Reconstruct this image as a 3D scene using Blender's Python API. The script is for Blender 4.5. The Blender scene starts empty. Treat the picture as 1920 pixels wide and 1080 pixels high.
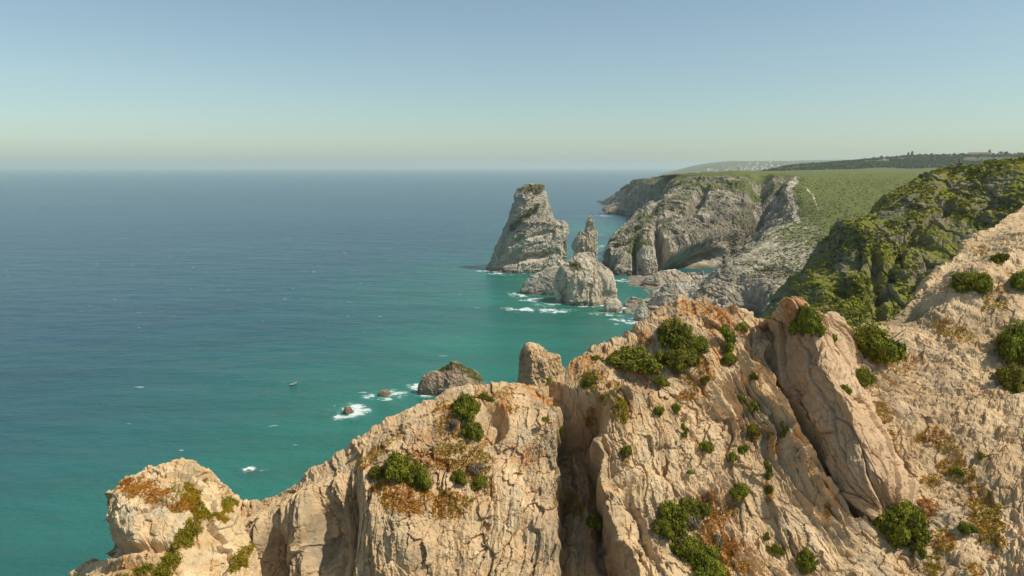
import bpy, math, random
import numpy as np
from mathutils import Vector

S = bpy.context.scene
COL = S.collection
random.seed(7)
RNG = np.random.default_rng(11)
R = math.radians

# ---------------------------------------------------------------- camera, world, sun, exposure
CAM_Z = 120.0
PITCH = R(10.06)
cam_d = bpy.data.cameras.new('camera')
cam = bpy.data.objects.new('camera', cam_d)
COL.objects.link(cam)
cam.location = (0, 0, CAM_Z)
cam.rotation_euler = (R(90) - PITCH, 0, 0)
cam_d.lens = 24.0
cam_d.sensor_width = 36.0
cam_d.clip_start = 0.5
cam_d.clip_end = 120000
S.camera = cam

SUN_ELEV = R(52)
SUN_AZ = R(106)          # clockwise from +Y (the viewing direction): right and a little behind
w = bpy.data.worlds.new("World")
S.world = w
w.use_nodes = True
wn = w.node_tree
for n in list(wn.nodes):
    wn.nodes.remove(n)
w_out = wn.nodes.new('ShaderNodeOutputWorld')
w_bg = wn.nodes.new('ShaderNodeBackground')
w_sky = wn.nodes.new('ShaderNodeTexSky')
w_sky.sky_type = 'NISHITA'
w_sky.sun_disc = False
w_sky.sun_elevation = SUN_ELEV
w_sky.sun_rotation = SUN_AZ
w_sky.altitude = 0
w_sky.air_density = 1.0
w_sky.dust_density = 0.7
w_sky.ozone_density = 1.5
w_mix = wn.nodes.new('ShaderNodeMix')
w_mix.data_type = 'RGBA'
w_mix.blend_type = 'MULTIPLY'
w_mix.inputs['Factor'].default_value = 1.0
w_mix.inputs['B'].default_value = (0.89, 1.04, 0.985, 1)
wn.links.new(w_sky.outputs['Color'], w_mix.inputs['A'])
w_hs = wn.nodes.new('ShaderNodeHueSaturation')
w_hs.inputs['Saturation'].default_value = 0.84
wn.links.new(w_mix.outputs['Result'], w_hs.inputs['Color'])
wn.links.new(w_hs.outputs[0], w_bg.inputs['Color'])
w_bg.inputs['Strength'].default_value = 0.084
wn.links.new(w_bg.outputs[0], w_out.inputs['Surface'])

sd = bpy.data.lights.new('sun', 'SUN')
sd.energy = 3.4
sd.angle = R(0.5)
sd.color = (1.0, 0.93, 0.80)
sun = bpy.data.objects.new('sun', sd)
COL.objects.link(sun)
sdir = Vector((math.sin(SUN_AZ) * math.cos(SUN_ELEV), math.cos(SUN_AZ) * math.cos(SUN_ELEV), math.sin(SUN_ELEV)))
sun.rotation_euler = sdir.to_track_quat('Z', 'Y').to_euler()

S.view_settings.view_transform = 'Standard'
S.view_settings.look = 'None'
S.view_settings.exposure = 0.42
S.view_settings.gamma = 1.0
S.render.engine = 'CYCLES'
S.cycles.use_denoising = True
S.cycles.max_bounces = 6
S.cycles.volume_bounces = 1
S.cycles.transparent_max_bounces = 8

# ---------------------------------------------------------------- pixel -> world helpers
TP = math.tan(PITCH)
CP, SP = math.cos(PITCH), math.sin(PITCH)
F = 1280.0

def ray(px, py):
    dx = (px - 960.0) / F
    dy = (540.0 - py) / F
    return dx, CP + dy * SP, -SP + dy * CP

def at(px, py, Y):
    x, y, z = ray(px, py)
    return np.array((x / y * Y, Y, CAM_Z + z / y * Y))

def at_z(px, py, z=0.0):
    x, y, zz = ray(px, py)
    t = (z - CAM_Z) / zz
    return np.array((x * t, y * t, z))

def project(P):
    x, y, z = P[..., 0], P[..., 1], P[..., 2] - CAM_Z
    d = y * CP - z * SP
    d = np.where(d < 0.1, 0.1, d)
    u = y * SP + z * CP
    return 960 + F * x / d, 540 - F * u / d

# ---------------------------------------------------------------- numpy noise
_perm = RNG.permutation(256).astype(np.int32)
_perm = np.concatenate([_perm, _perm])
_g3 = RNG.normal(size=(256, 3))
_g3 = (_g3 / np.linalg.norm(_g3, axis=1)[:, None] * 1.5).astype(np.float32)

from concurrent.futures import ThreadPoolExecutor
_POOL = ThreadPoolExecutor(4)
def pnoise(x, y, z=None):
    x = np.asarray(x, np.float32); y = np.broadcast_to(np.asarray(y, np.float32), x.shape)
    z = np.zeros(x.shape, np.float32) if z is None else np.broadcast_to(np.asarray(z, np.float32), x.shape)
    if x.size < 40000:
        return _pn(x, y, z)
    xr, yr, zr = x.ravel(), y.ravel(), z.ravel()
    out = np.empty(x.size, np.float32); st = 24576
    def job(a):
        out[a:a + st] = _pn(xr[a:a + st], yr[a:a + st], zr[a:a + st])
    list(_POOL.map(job, range(0, x.size, st)))
    return out.reshape(x.shape)

def _pn(x, y, z):
    xi = np.floor(x).astype(np.int32); yi = np.floor(y).astype(np.int32); zi = np.floor(z).astype(np.int32)
    xf = x - xi; yf = y - yi; zf = z - zi
    u = xf * xf * xf * (xf * (xf * 6 - 15) + 10)
    v = yf * yf * yf * (yf * (yf * 6 - 15) + 10)
    ww = zf * zf * zf * (zf * (zf * 6 - 15) + 10)
    out = 0
    for i in (0, 1):
        a = _perm[(xi + i) & 255]
        wu = u if i else 1 - u
        for j in (0, 1):
            b = _perm[(a + yi + j) & 255]
            wv = wu * (v if j else 1 - v)
            for k in (0, 1):
                h = _perm[(b + zi + k) & 255]
                g = _g3[h]
                out = out + wv * (ww if k else 1 - ww) * (g[..., 0] * (xf - i) + g[..., 1] * (yf - j) + g[..., 2] * (zf - k))
    return out

def fbm(x, y, z=None, octv=5, gain=0.5, lac=2.03):
    a = 1.0; s = 0; t = 0
    for o in range(octv):
        s = s + a * pnoise(x + 17.3 * o, y + 5.1 * o, None if z is None else z + 9.7 * o)
        t += a; a *= gain
        x = x * lac; y = y * lac
        if z is not None: z = z * lac
    return s / t

def ridged(x, y, z=None, octv=4, gain=0.55):
    a = 1.0; s = 0; t = 0
    for o in range(octv):
        n = 1 - np.abs(pnoise(x + 31.3 * o, y + 7.1 * o, None if z is None else z + 3.7 * o)) * 2
        s = s + a * n; t += a; a *= gain
        x = x * 2.05; y = y * 2.05
        if z is not None: z = z * 2.05
    return s / t

def worley(x, y, seed=0, jit=0.9):
    """2-D: returns f1, f2, id in 0..1, and gradient-like random tilts inside the cell"""
    x = np.asarray(x, np.float32); y = np.asarray(y, np.float32)
    if x.size > 60000:
        xr, yr = x.ravel(), y.ravel(); st = 24576
        res = list(_POOL.map(lambda a: worley(xr[a:a + st], yr[a:a + st], seed, jit), range(0, x.size, st)))
        return tuple(np.concatenate([r_[i] for r_ in res]).reshape(x.shape) for i in range(4))
    xi = np.floor(x).astype(np.int32); yi = np.floor(y).astype(np.int32)
    f1 = np.full(x.shape, 9.0, np.float32); f2 = f1.copy()
    cid = np.zeros(x.shape, np.int32)
    ddx = np.zeros(x.shape, np.float32); ddy = np.zeros(x.shape, np.float32)
    for i in (-1, 0, 1):
        for j in (-1, 0, 1):
            h = _perm[(_perm[(xi + i + seed * 37) & 255] + yi + j) & 255]
            h2 = _perm[(h + 91) & 255]
            qx = xi + i + 0.5 + (h / 255.0 - 0.5) * jit - x
            qy = yi + j + 0.5 + (h2 / 255.0 - 0.5) * jit - y
            d = np.sqrt(qx * qx + qy * qy).astype(np.float32)
            m = d < f1
            f2 = np.where(m, f1, np.minimum(f2, d))
            f1 = np.where(m, d, f1)
            cid = np.where(m, h, cid)
            ddx = np.where(m, -qx, ddx); ddy = np.where(m, -qy, ddy)
    r1 = _perm[(cid + 13) & 255] / 255.0
    r2 = _perm[(cid + 57) & 255] / 255.0 - 0.5
    r3 = _perm[(cid + 123) & 255] / 255.0 - 0.5
    return f1, f2, r1, ddx * r2 + ddy * r3

def sstep(a, b, x):
    t = np.clip((x - a) / (b - a), 0, 1)
    return t * t * (3 - 2 * t)

def ell(px, py, cx, cy, rx, ry, ang=0, soft=0.5):
    """soft ellipse mask, 1 inside and 0 outside"""
    c, s = math.cos(R(ang)), math.sin(R(ang))
    dx, dy = px - cx, py - cy
    a = (dx * c + dy * s) / rx; b = (-dx * s + dy * c) / ry
    return 1 - sstep(1 - soft, 1 + soft, np.sqrt(a * a + b * b))

# ---------------------------------------------------------------- lofted surfaces
def catmull(C, n):
    """C: (k, ...) control array -> (n, ...) points along a Catmull-Rom curve through it"""
    k = C.shape[0]
    if k == 2:
        t = np.linspace(0, 1, n).reshape((-1,) + (1,) * (C.ndim - 1))
        return C[0] * (1 - t) + C[1] * t
    P = np.concatenate([(2 * C[0] - C[1])[None], C, (2 * C[-1] - C[-2])[None]])
    s = np.linspace(0, k - 1 - 1e-6, n)
    i = np.floor(s).astype(int); t = (s - i).reshape((-1,) + (1,) * (C.ndim - 1))
    p0, p1, p2, p3 = P[i], P[i + 1], P[i + 2], P[i + 3]
    return 0.5 * ((2 * p1) + (-p0 + p2) * t + (2 * p0 - 5 * p1 + 4 * p2 - p3) * t ** 2 + (-p0 + 3 * p1 - 3 * p2 + p3) * t ** 3)

def loft(rows, nv, nu):
    """rows: list (v) of lists (u) of xyz -> (nv, nu, 3)"""
    C = np.array(rows, float)
    G = catmull(C, nv)
    G = catmull(np.swapaxes(G, 0, 1), nu)
    return np.swapaxes(G, 0, 1)

def normals(G, toward=None):
    du = np.gradient(G, axis=1); dv = np.gradient(G, axis=0)
    N = np.cross(du, dv)
    N /= np.linalg.norm(N, axis=2)[..., None] + 1e-9
    if toward is not None:
        if np.mean(np.sum(N * (np.array(toward) - G), axis=2)) < 0:
            N = -N
    return N

def arclen(G):
    """metric surface coordinates: u along columns index, v along rows"""
    du = np.linalg.norm(np.diff(G, axis=1), axis=2)
    dv = np.linalg.norm(np.diff(G, axis=0), axis=2)
    U = np.zeros(G.shape[:2]); V = np.zeros(G.shape[:2])
    U[:, 1:] = np.cumsum(du, axis=1); V[1:] = np.cumsum(dv, axis=0)
    U = U - U[:, U.shape[1] // 2][:, None]
    # one common scale per column so strata stay continuous
    Um = np.median(U, axis=0)[None, :] + 0 * U
    return Um, V

def link(o, parent=None):
    COL.objects.link(o)
    if parent is not None:
        o.parent = parent
    return o

def tag(o, label=None, cat=None, group=None, kind=None):
    if label: o['label'] = label
    if cat: o['category'] = cat
    if group: o['group'] = group
    if kind: o['kind'] = kind
    return o

def mesh_obj(name, V, Fc, mat, parent=None, smooth=False, attrs=None):
    me = bpy.data.meshes.new(name)
    V = np.asarray(V, np.float32); Fc = np.asarray(Fc, np.int32)
    me.vertices.add(len(V)); me.vertices.foreach_set('co', V.ravel())
    k = Fc.shape[1]
    me.loops.add(Fc.size); me.loops.foreach_set('vertex_index', Fc.ravel())
    me.polygons.add(len(Fc)); me.polygons.foreach_set('loop_start', np.arange(len(Fc), dtype=np.int32) * k)
    if smooth:
        me.polygons.foreach_set('use_smooth', np.ones(len(Fc), bool))
    else:
        me.polygons.foreach_set('use_smooth', np.zeros(len(Fc), bool))
    for an, av in (attrs or {}).items():
        a = me.attributes.new(an, 'FLOAT', 'POINT')
        a.data.foreach_set('value', np.asarray(av, np.float32).ravel())
    me.update(calc_edges=True)
    me.materials.append(mat)
    return link(bpy.data.objects.new(name, me), parent)

def grid_faces(nv, nu, wrap=False):
    i = np.arange(nv - 1)[:, None]; j = np.arange(nu - (0 if wrap else 1))[None, :]
    j2 = (j + 1) % nu
    a = i * nu + j; b = i * nu + j2; c = (i + 1) * nu + j2; d = (i + 1) * nu + j
    return np.stack([a, b, c, d], -1).reshape(-1, 4)

def grid_obj(name, G, mat, parent=None, smooth=False, attrs=None, flip=False):
    f = grid_faces(G.shape[0], G.shape[1])
    N = normals(G)
    if flip:
        f = f[:, ::-1]
    return mesh_obj(name, G.reshape(-1, 3), f, mat, parent, smooth, attrs)

def structure(o):
    o['kind'] = 'structure'
    return o

# ---------------------------------------------------------------- materials
def new_mat(name):
    m = bpy.data.materials.new(name); m.use_nodes = True
    nt = m.node_tree
    for n in list(nt.nodes): nt.nodes.remove(n)
    out = nt.nodes.new('ShaderNodeOutputMaterial')
    bs = nt.nodes.new('ShaderNodeBsdfPrincipled')
    nt.links.new(bs.outputs[0], out.inputs['Surface'])
    return m, nt, bs

class NT:
    def __init__(s, nt):
        s.nt = nt
        s.geo = nt.nodes.new('ShaderNodeNewGeometry').outputs['Position']
    def L(s, a, b):
        if isinstance(a, bpy.types.NodeSocket): s.nt.links.new(a, b)
        else: b.default_value = a
    def mapping(s, scale, rot=(0, 0, 0), src=None):
        m = s.nt.nodes.new('ShaderNodeMapping'); m.inputs['Scale'].default_value = scale; m.inputs['Rotation'].default_value = rot
        s.L(src or s.geo, m.inputs['Vector']); return m.outputs[0]
    def noise(s, scale, detail=6, rough=0.6, vec=None, dist=0.0):
        n = s.nt.nodes.new('ShaderNodeTexNoise'); n.inputs['Scale'].default_value = scale
        n.inputs['Detail'].default_value = detail; n.inputs['Roughness'].default_value = rough; n.inputs['Distortion'].default_value = dist
        s.L(vec or s.geo, n.inputs['Vector']); return n.outputs['Fac']
    def voro(s, scale, vec=None, feature='DISTANCE_TO_EDGE', out='Distance'):
        n = s.nt.nodes.new('ShaderNodeTexVoronoi'); n.feature = feature; n.inputs['Scale'].default_value = scale
        s.L(vec or s.geo, n.inputs['Vector']); return n.outputs[out]
    def ramp(s, fac, stops, interp='LINEAR'):
        n = s.nt.nodes.new('ShaderNodeValToRGB'); cr = n.color_ramp; cr.interpolation = interp
        while len(cr.elements) < len(stops): cr.elements.new(0.5)
        for e, (p, c) in zip(cr.elements, stops):
            e.position = p; e.color = (c, c, c, 1) if isinstance(c, (int, float)) else (*c, 1)
        s.L(fac, n.inputs[0]); return n.outputs[0]
    def mix(s, fac, a, b, mode='MIX'):
        n = s.nt.nodes.new('ShaderNodeMix'); n.data_type = 'RGBA'; n.blend_type = mode
        s.L(fac, n.inputs['Factor'])
        for v, k in ((a, 'A'), (b, 'B')):
            s.L((*v, 1) if isinstance(v, tuple) else v, n.inputs[k])
        return n.outputs['Result']
    def math(s, op, a, b=0.0, c=None):
        n = s.nt.nodes.new('ShaderNodeMath'); n.operation = op
        s.L(a, n.inputs[0]); s.L(b, n.inputs[1])
        if c is not None: s.L(c, n.inputs[2])
        return n.outputs[0]
    def attr(s, name):
        n = s.nt.nodes.new('ShaderNodeAttribute'); n.attribute_name = name; return n.outputs['Fac']
    def bump(s, h, dist, strength=1.0, nrm=None):
        n = s.nt.nodes.new('ShaderNodeBump'); n.inputs['Distance'].default_value = dist; n.inputs['Strength'].default_value = strength
        s.L(h, n.inputs['Height'])
        if nrm is not None: s.L(nrm, n.inputs['Normal'])
        return n.outputs[0]

def rock_mat(name, light, mid, dark, warm, sc, veg=((0.10, 0.12, 0.03), (0.05, 0.07, 0.02)), lichen=(0.55, 0.22, 0.04), bump=1.0, wet=False, greys=None):
    """sc: size in metres of the coarse colour patches; fine grain follows from it"""
    m, nt, bs = new_mat(name); t = NT(nt)
    n1 = t.noise(1.0 / sc, 8, 0.62, dist=0.4)
    n2 = t.noise(6.0 / sc, 8, 0.7)
    n3 = t.noise(40.0 / sc, 5, 0.7)
    tone = t.attr('tone')
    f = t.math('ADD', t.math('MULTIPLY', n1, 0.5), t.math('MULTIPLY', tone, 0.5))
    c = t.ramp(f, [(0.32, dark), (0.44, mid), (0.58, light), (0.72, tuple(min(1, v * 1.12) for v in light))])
    wf = t.ramp(t.noise(1.7 / sc, 5, 0.6), [(0.45, 0.0), (0.66, 0.75)])
    c = t.mix(wf, c, warm)
    if greys:
        c = t.mix(t.ramp(t.noise(0.9 / sc, 7, 0.65, dist=0.6), [(0.50, 0.0), (0.66, 0.55)]), c, greys)
    c = t.mix(0.55, c, t.ramp(n2, [(0.3, 0.35), (0.5, 0.85), (0.7, 1.0)]), 'MULTIPLY')
    c = t.mix(0.45, c, t.ramp(n3, [(0.3, 0.45), (0.55, 1.0)]), 'MULTIPLY')
    lf = t.math('MULTIPLY', t.attr('lichen'), t.ramp(n2, [(0.42, 0.0), (0.55, 1.0)]))
    c = t.mix(lf, c, t.mix(n3, lichen, tuple(v * 0.6 for v in lichen)))
    vc = t.mix(t.ramp(n2, [(0.35, 0.0), (0.65, 1.0)]), veg[0], veg[1])
    vc = t.mix(0.6, vc, t.ramp(n3, [(0.3, 0.3), (0.6, 1.0)]), 'MULTIPLY')
    c = t.mix(t.attr('veg'), c, vc)
    if wet:
        sep = nt.nodes.new('ShaderNodeSeparateXYZ'); t.L(t.geo, sep.inputs[0])
        zz = t.math('ADD', sep.outputs[2], t.math('MULTIPLY', n2, 4.0))
        wm = t.ramp(t.math('MULTIPLY', zz, 0.1), [(0.35, 0.0), (0.62, 1.0)])
        c = t.mix(wm, t.mix(0.6, c, (0.09, 0.055, 0.03)), c)
    nt.links.new(c, bs.inputs['Base Color'])
    bs.inputs['Roughness'].default_value = 0.9
    bs.inputs['Specular IOR Level'].default_value = 0.25
    h = t.math('ADD', t.math('MULTIPLY', n2, 0.6), t.math('MULTIPLY', n3, 0.22))
    nt.links.new(t.bump(h, sc * 0.14 * bump, 1.0), bs.inputs['Normal'])
    return m

def plain_mat(name, col, rough=0.7, var=0.25, sc=1.0):
    m, nt, bs = new_mat(name); t = NT(nt)
    n = t.noise(3.0 / sc, 5, 0.6)
    c = t.mix(t.ramp(n, [(0.3, 0.0), (0.7, 1.0)]), tuple(v * (1 - var) for v in col), tuple(min(1, v * (1 + var * 0.5)) for v in col))
    nt.links.new(c, bs.inputs['Base Color']); bs.inputs['Roughness'].default_value = rough
    return m

def leaf_mat(name, a, b, c3):
    m, nt, bs = new_mat(name); t = NT(nt)
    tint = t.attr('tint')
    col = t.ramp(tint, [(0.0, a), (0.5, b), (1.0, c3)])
    oi = nt.nodes.new('ShaderNodeObjectInfo')
    hs = nt.nodes.new('ShaderNodeHueSaturation')
    t.L(col, hs.inputs['Color'])
    t.L(t.math('ADD', 0.485, t.math('MULTIPLY', oi.outputs['Random'], 0.03)), hs.inputs['Hue'])
    t.L(t.math('ADD', 0.8, t.math('MULTIPLY', oi.outputs['Random'], 0.4)), hs.inputs['Value'])
    nt.links.new(hs.outputs[0], bs.inputs['Base Color'])
    bs.inputs['Roughness'].default_value = 0.65
    bs.inputs['Specular IOR Level'].default_value = 0.3
    tr = nt.nodes.new('ShaderNodeBsdfTranslucent'); t.L(hs.outputs[0], tr.inputs['Color'])
    ms = nt.nodes.new('ShaderNodeMixShader'); ms.inputs[0].default_value = 0.28
    nt.links.new(bs.outputs[0], ms.inputs[1]); nt.links.new(tr.outputs[0], ms.inputs[2])
    out = [n for n in nt.nodes if n.type == 'OUTPUT_MATERIAL'][0]
    nt.links.new(ms.outputs[0], out.inputs['Surface'])
    return m

M_FG = rock_mat('sandstone', (0.78, 0.575, 0.335), (0.65, 0.46, 0.255), (0.40, 0.295, 0.18), (0.68, 0.44, 0.225), 2.2, bump=0.5, greys=(0.46, 0.375, 0.26))
M_CRAG = rock_mat('pale_sandstone', (0.80, 0.61, 0.36), (0.70, 0.51, 0.28), (0.42, 0.32, 0.20), (0.64, 0.40, 0.17), 2.2, bump=0.4, greys=(0.50, 0.43, 0.31))
M_SPUR = rock_mat('pink_sandstone', (0.68, 0.48, 0.29), (0.60, 0.405, 0.235), (0.44, 0.30, 0.18), (0.62, 0.40, 0.215), 1.6, bump=0.5)
M_MID = rock_mat('green_ridge_rock', (0.38, 0.33, 0.24), (0.25, 0.22, 0.16), (0.12, 0.11, 0.09), (0.30, 0.22, 0.13), 6.0,
                 veg=((0.34, 0.31, 0.025), (0.14, 0.155, 0.02)), bump=0.6)
M_HEAD = rock_mat('limestone', (0.62, 0.54, 0.41), (0.33, 0.285, 0.22), (0.11, 0.10, 0.085), (0.34, 0.255, 0.16), 16.0,
                  veg=((0.20, 0.215, 0.048), (0.115, 0.13, 0.033)), bump=0.9, wet=True)
M_STACK = rock_mat('stack_limestone', (0.68, 0.61, 0.48), (0.48, 0.425, 0.335), (0.25, 0.225, 0.185), (0.50, 0.39, 0.26), 14.0,
                   veg=((0.17, 0.16, 0.05), (0.10, 0.10, 0.035)), bump=0.7, wet=True)
M_BLOCK = rock_mat('block_limestone', (0.72, 0.62, 0.465), (0.55, 0.47, 0.35), (0.32, 0.28, 0.22), (0.57, 0.44, 0.29), 12.0,
                   veg=((0.17, 0.16, 0.05), (0.10, 0.10, 0.035)), bump=0.6, wet=True)
M_ISLET = rock_mat('brown_rock', (0.54, 0.41, 0.28), (0.40, 0.30, 0.20), (0.22, 0.165, 0.11), (0.44, 0.29, 0.17), 6.0,
                   veg=((0.14, 0.14, 0.02), (0.07, 0.08, 0.02)), bump=0.8, wet=True)
M_FAR = rock_mat('scrubland', (0.30, 0.27, 0.19), (0.12, 0.12, 0.06), (0.06, 0.075, 0.035), (0.16, 0.14, 0.07), 90.0,
                 veg=((0.17, 0.20, 0.04), (0.09, 0.12, 0.03)), bump=0.3)
M_LEAF = leaf_mat('bush_leaves', (0.105, 0.120, 0.010), (0.215, 0.225, 0.014), (0.34, 0.32, 0.022))
M_GREY = leaf_mat('dry_twigs', (0.20, 0.16, 0.09), (0.29, 0.235, 0.14), (0.36, 0.30, 0.19))
M_MAT = leaf_mat('succulent_leaves', (0.22, 0.23, 0.015), (0.48, 0.34, 0.02), (0.50, 0.20, 0.02))
M_TREE = leaf_mat('tree_leaves', (0.03, 0.045, 0.015), (0.05, 0.07, 0.022), (0.08, 0.10, 0.035))
M_WOOD = plain_mat('grey_wood', (0.16, 0.12, 0.085))

def attrs_for(shape, **kw):
    d = {k: np.zeros(shape) for k in ('tone', 'veg', 'lichen')}
    d['tone'] = np.full(shape, 0.5)
    d.update(kw)
    return d

# =============================================================== FOREGROUND CLIFF
SURF = {}          # name -> (projected px, py, world points) used to seat plants on the rock

def back_rows(crest, steps):
    out = []
    for dY, dz in steps:
        out.append([c + np.array((c[0] / max(c[1], 1) * dY * 0.6, dY, dz)) for c in crest])
    return out

def build_foreground():
    # crest x, y, Y / middle x,y,Y / bottom x, y, Y
    cols = [
        ((430, 985, 46), (420, 1060, 45), (405, 1200, 43)),
        ((475, 962, 45), (460, 1060, 43.5), (445, 1200, 41)),
        ((540, 928, 45), (525, 1040, 42.5), (515, 1200, 39.5)),
        ((605, 893, 45), (600, 1010, 42), (595, 1200, 38.5)),
        ((640, 862, 45), (640, 990, 41.3), (655, 1200, 38)),
        ((705, 810, 46), (710, 950, 41.8), (715, 1200, 37.5)),
        ((790, 772, 47), (790, 920, 42), (790, 1200, 37.2)),
        ((875, 752, 48), (870, 910, 42.5), (865, 1200, 37)),
        ((960, 732, 49), (957, 910, 43), (955, 1200, 37)),
        ((1045, 705, 50), (1050, 890, 43.5), (1055, 1200, 37)),
        ((1120, 672, 51), (1145, 870, 43.5), (1175, 1200, 36.5)),
        ((1185, 656, 52), (1230, 860, 44), (1290, 1200, 36)),
        ((1222, 615, 53), (1290, 840, 44.5), (1370, 1200, 35.5)),
        ((1300, 576, 54.5), (1375, 820, 45.5), (1465, 1200, 35)),
        ((1375, 592, 54), (1450, 830, 45), (1550, 1200, 34.5)),
        ((1440, 618, 53.5), (1520, 850, 44.5), (1625, 1200, 34)),
        ((1520, 632, 54), (1600, 860, 44), (1705, 1200, 33.5)),
        ((1605, 622, 56), (1690, 860, 44), (1790, 1200, 33)),
        ((1690, 596, 59), (1780, 840, 44), (1880, 1200, 32)),
        ((1755, 535, 62), (1860, 800, 44.5), (1970, 1200, 31)),
        ((1830, 468, 66), (1950, 760, 45), (2080, 1200, 30)),
        ((1925, 398, 70), (2080, 720, 46), (2230, 1200, 29)),
        ((2060, 330, 76), (2240, 660, 48), (2420, 1200, 29)),
        ((2260, 270, 82), (2460, 600, 52), (2660, 1200, 30)),
    ]
    crest = [at(*c[0]) for c in cols]; mid = [at(*c[1]) for c in cols]; bot = [at(*c[2]) for c in cols]
    q1 = [0.5 * (a + b) + np.array((0, -0.6, 0.5)) for a, b in zip(crest, mid)]
    q3 = [0.5 * (a + b) + np.array((0, -0.3, 0.2)) for a, b in zip(bot, mid)]
    low = [b + np.array((0, -7, -16)) for b in bot]
    vlow = [b + np.array((0, -12, -60)) for b in bot]
    front = [vlow, low, bot, q3, mid, q1, crest]
    bk = back_rows(crest, [(2.5, -0.9), (9, -12), (26, -55), (40, -118)])
    C = np.array(front + bk)
    # dense in the visible middle: resample rows unevenly
    G = catmull(C, 1401)
    s = np.linspace(0, len(C) - 1, 1401)
    want = np.concatenate([np.linspace(0, 1.8, 20, endpoint=False), np.linspace(1.8, 6.0, 700, endpoint=False),
                           np.linspace(6.0, 7.1, 90, endpoint=False), np.linspace(7.1, len(C) - 1, 40)])
    idx = np.clip(np.searchsorted(s, want), 0, 1400)
    idx = np.unique(idx)
    G = G[idx]
    G = np.swapaxes(catmull(np.swapaxes(G, 0, 1), 1700), 0, 1)
    sv = s[idx][:, None] + np.zeros(G.shape[1])[None]
    N = normals(G, (0, 0, CAM_Z))
    U, V = arclen(G)
    V = V - V[np.argmin(np.abs(s[idx] - 6.0))][None, :]
    px, py = project(G)
    X, Y, Z = G[..., 0], G[..., 1], G[..., 2]
    # warp strata coordinate
    wx = U + 1.2 * fbm(X * 0.09, Y * 0.09, Z * 0.09, 3)
    wy = V + 1.5 * fbm(X * 0.12 + 40, Y * 0.12, Z * 0.12, 3)
    D = 2.6 * fbm(X * 0.085, Y * 0.085, Z * 0.085, 4)
    right = sstep(1180, 1350, px)                 # strongly bedded part
    sandy = np.clip(sstep(1640, 1720, px - (py - 700) * 0.18), 0, 1)
    left = 1 - sstep(640, 760, px + (1000 - py) * 0.1)
    smooth_slab = ell(px, py, 960, 900, 95, 170, 0, 0.3)
    # bedding leans further to the right on the right-hand half
    lean = 0.22 * sstep(1000, 1400, px) + 0.30 * sstep(1400, 1950, px)
    wx = wx + lean * np.clip(wy, -26, 6)
    # bedding slabs: long asymmetric steps along the dip
    n_a = fbm(X * .22, Y * .22, Z * .22, 4); n_b = fbm(X * .7 + 20, Y * .7, Z * .7, 4); n_c = fbm(X * 2.1, Y * 2.1, Z * 2.1 + 9, 4, .6)
    hard = 1 - sandy
    st = wx * 0.80 + 1.6 * n_a + 0.35 * n_b
    saw = st - np.floor(st)
    saw = np.where(saw < 0.84, saw / 0.84, (1 - saw) / 0.16)
    idn = _perm[(np.floor(st).astype(np.int32)) & 255] / 255.0
    patch = np.clip(0.55 + 2.6 * fbm(wx * .13 + 7, wy * .07, None, 3), 0.0, 1.2)
    D += saw * (0.2 + 0.75 * idn) * (0.25 + 1.1 * right) * (1 - 0.72 * sandy) * (1 - 0.6 * smooth_slab) * patch
    st2 = wx * 2.4 + 1.9 * n_a + 0.5 * n_b
    saw2 = st2 - np.floor(st2)
    saw2 = np.where(saw2 < 0.78, saw2 / 0.78, (1 - saw2) / 0.22)
    patch2 = np.clip(0.35 + 2.6 * fbm(wx * .35, wy * .16 + 5, None, 3), 0, 1.2)
    D += saw2 * 0.30 * (0.25 + 0.95 * right) * (1 - 0.62 * sandy) * patch2
    # broken blocks: tilted facets, joints only here and there
    f1, f2, cid, tilt = worley(wx * 0.50 + 0.55 * n_a + .35 * n_b, wy * 0.20 + 0.5 * n_b, 1)
    jm = np.clip(0.3 + 3.0 * fbm(X * .3 + 50, Y * .3, Z * .3, 2), 0, 1)
    D += (cid - 0.5) * 0.35 * hard + tilt * 0.55 * hard - 0.22 * (1 - sstep(0.0, 0.05, f2 - f1)) * jm * hard
    f1, f2, cid2, tilt = worley(wx * 1.35 + 0.5 * n_b + .4 * n_c, wy * 0.62 + 0.7 * n_b, 2)
    jm2 = np.clip(0.2 + 3.2 * fbm(X * .6 + 30, Y * .6, Z * .6, 2), 0, 1)
    D += ((cid2 - 0.5) * 0.20 + tilt * 0.42) * (1 - .5 * sandy) - 0.13 * (1 - sstep(0.0, 0.09, f2 - f1)) * jm2
    f1, f2, cid3, tilt = worley(wx * 4.2 + 0.9 * n_c, wy * 2.3 + .9 * n_c, 3)
    D += (cid3 - 0.5) * 0.05 + tilt * 0.12 - 0.03 * (1 - sstep(0.0, 0.14, f2 - f1)) * jm
    # sandy, knobbly ground on the right: lumps, pits and loose blocks
    lum = ridged(X * .33, Y * .33, Z * .33, 4)
    D += sandy * (0.36 * fbm(X * .4, Y * .4, Z * .4, 4, .5) - 0.35 * np.clip(lum - .5, 0, 1))
    f1, f2, cid4, tl4 = worley(wx * 1.1 + .8 * n_b, wy * .75 + .8 * n_b, 6)
    D += sandy * 0.34 * np.clip(0.32 - f1, 0, 1) * (cid4 > .45) * 2.2
    D += sandy * 0.14 * ridged(wx * 1.0, wy * .35, None, 3) * patch2
    calm = 0.45 + 1.3 * np.clip(fbm(X * .18 + 70, Y * .18, Z * .18, 3) + .15, 0, .6)
    D += calm * (0.12 * ridged(wx * 1.1, wy * .6, None, 5) + 0.15 * n_c * (1 - .35 * sandy) + 0.04 * fbm(X * 7, Y * 7, Z * 7, 3))
    # vertical flutes at the lower left
    fl = ridged(wx * 0.42 + 3, wy * 0.05, None, 3)
    D += left * (1.5 * fl - 0.6) * sstep(-1, 3, -V)
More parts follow.
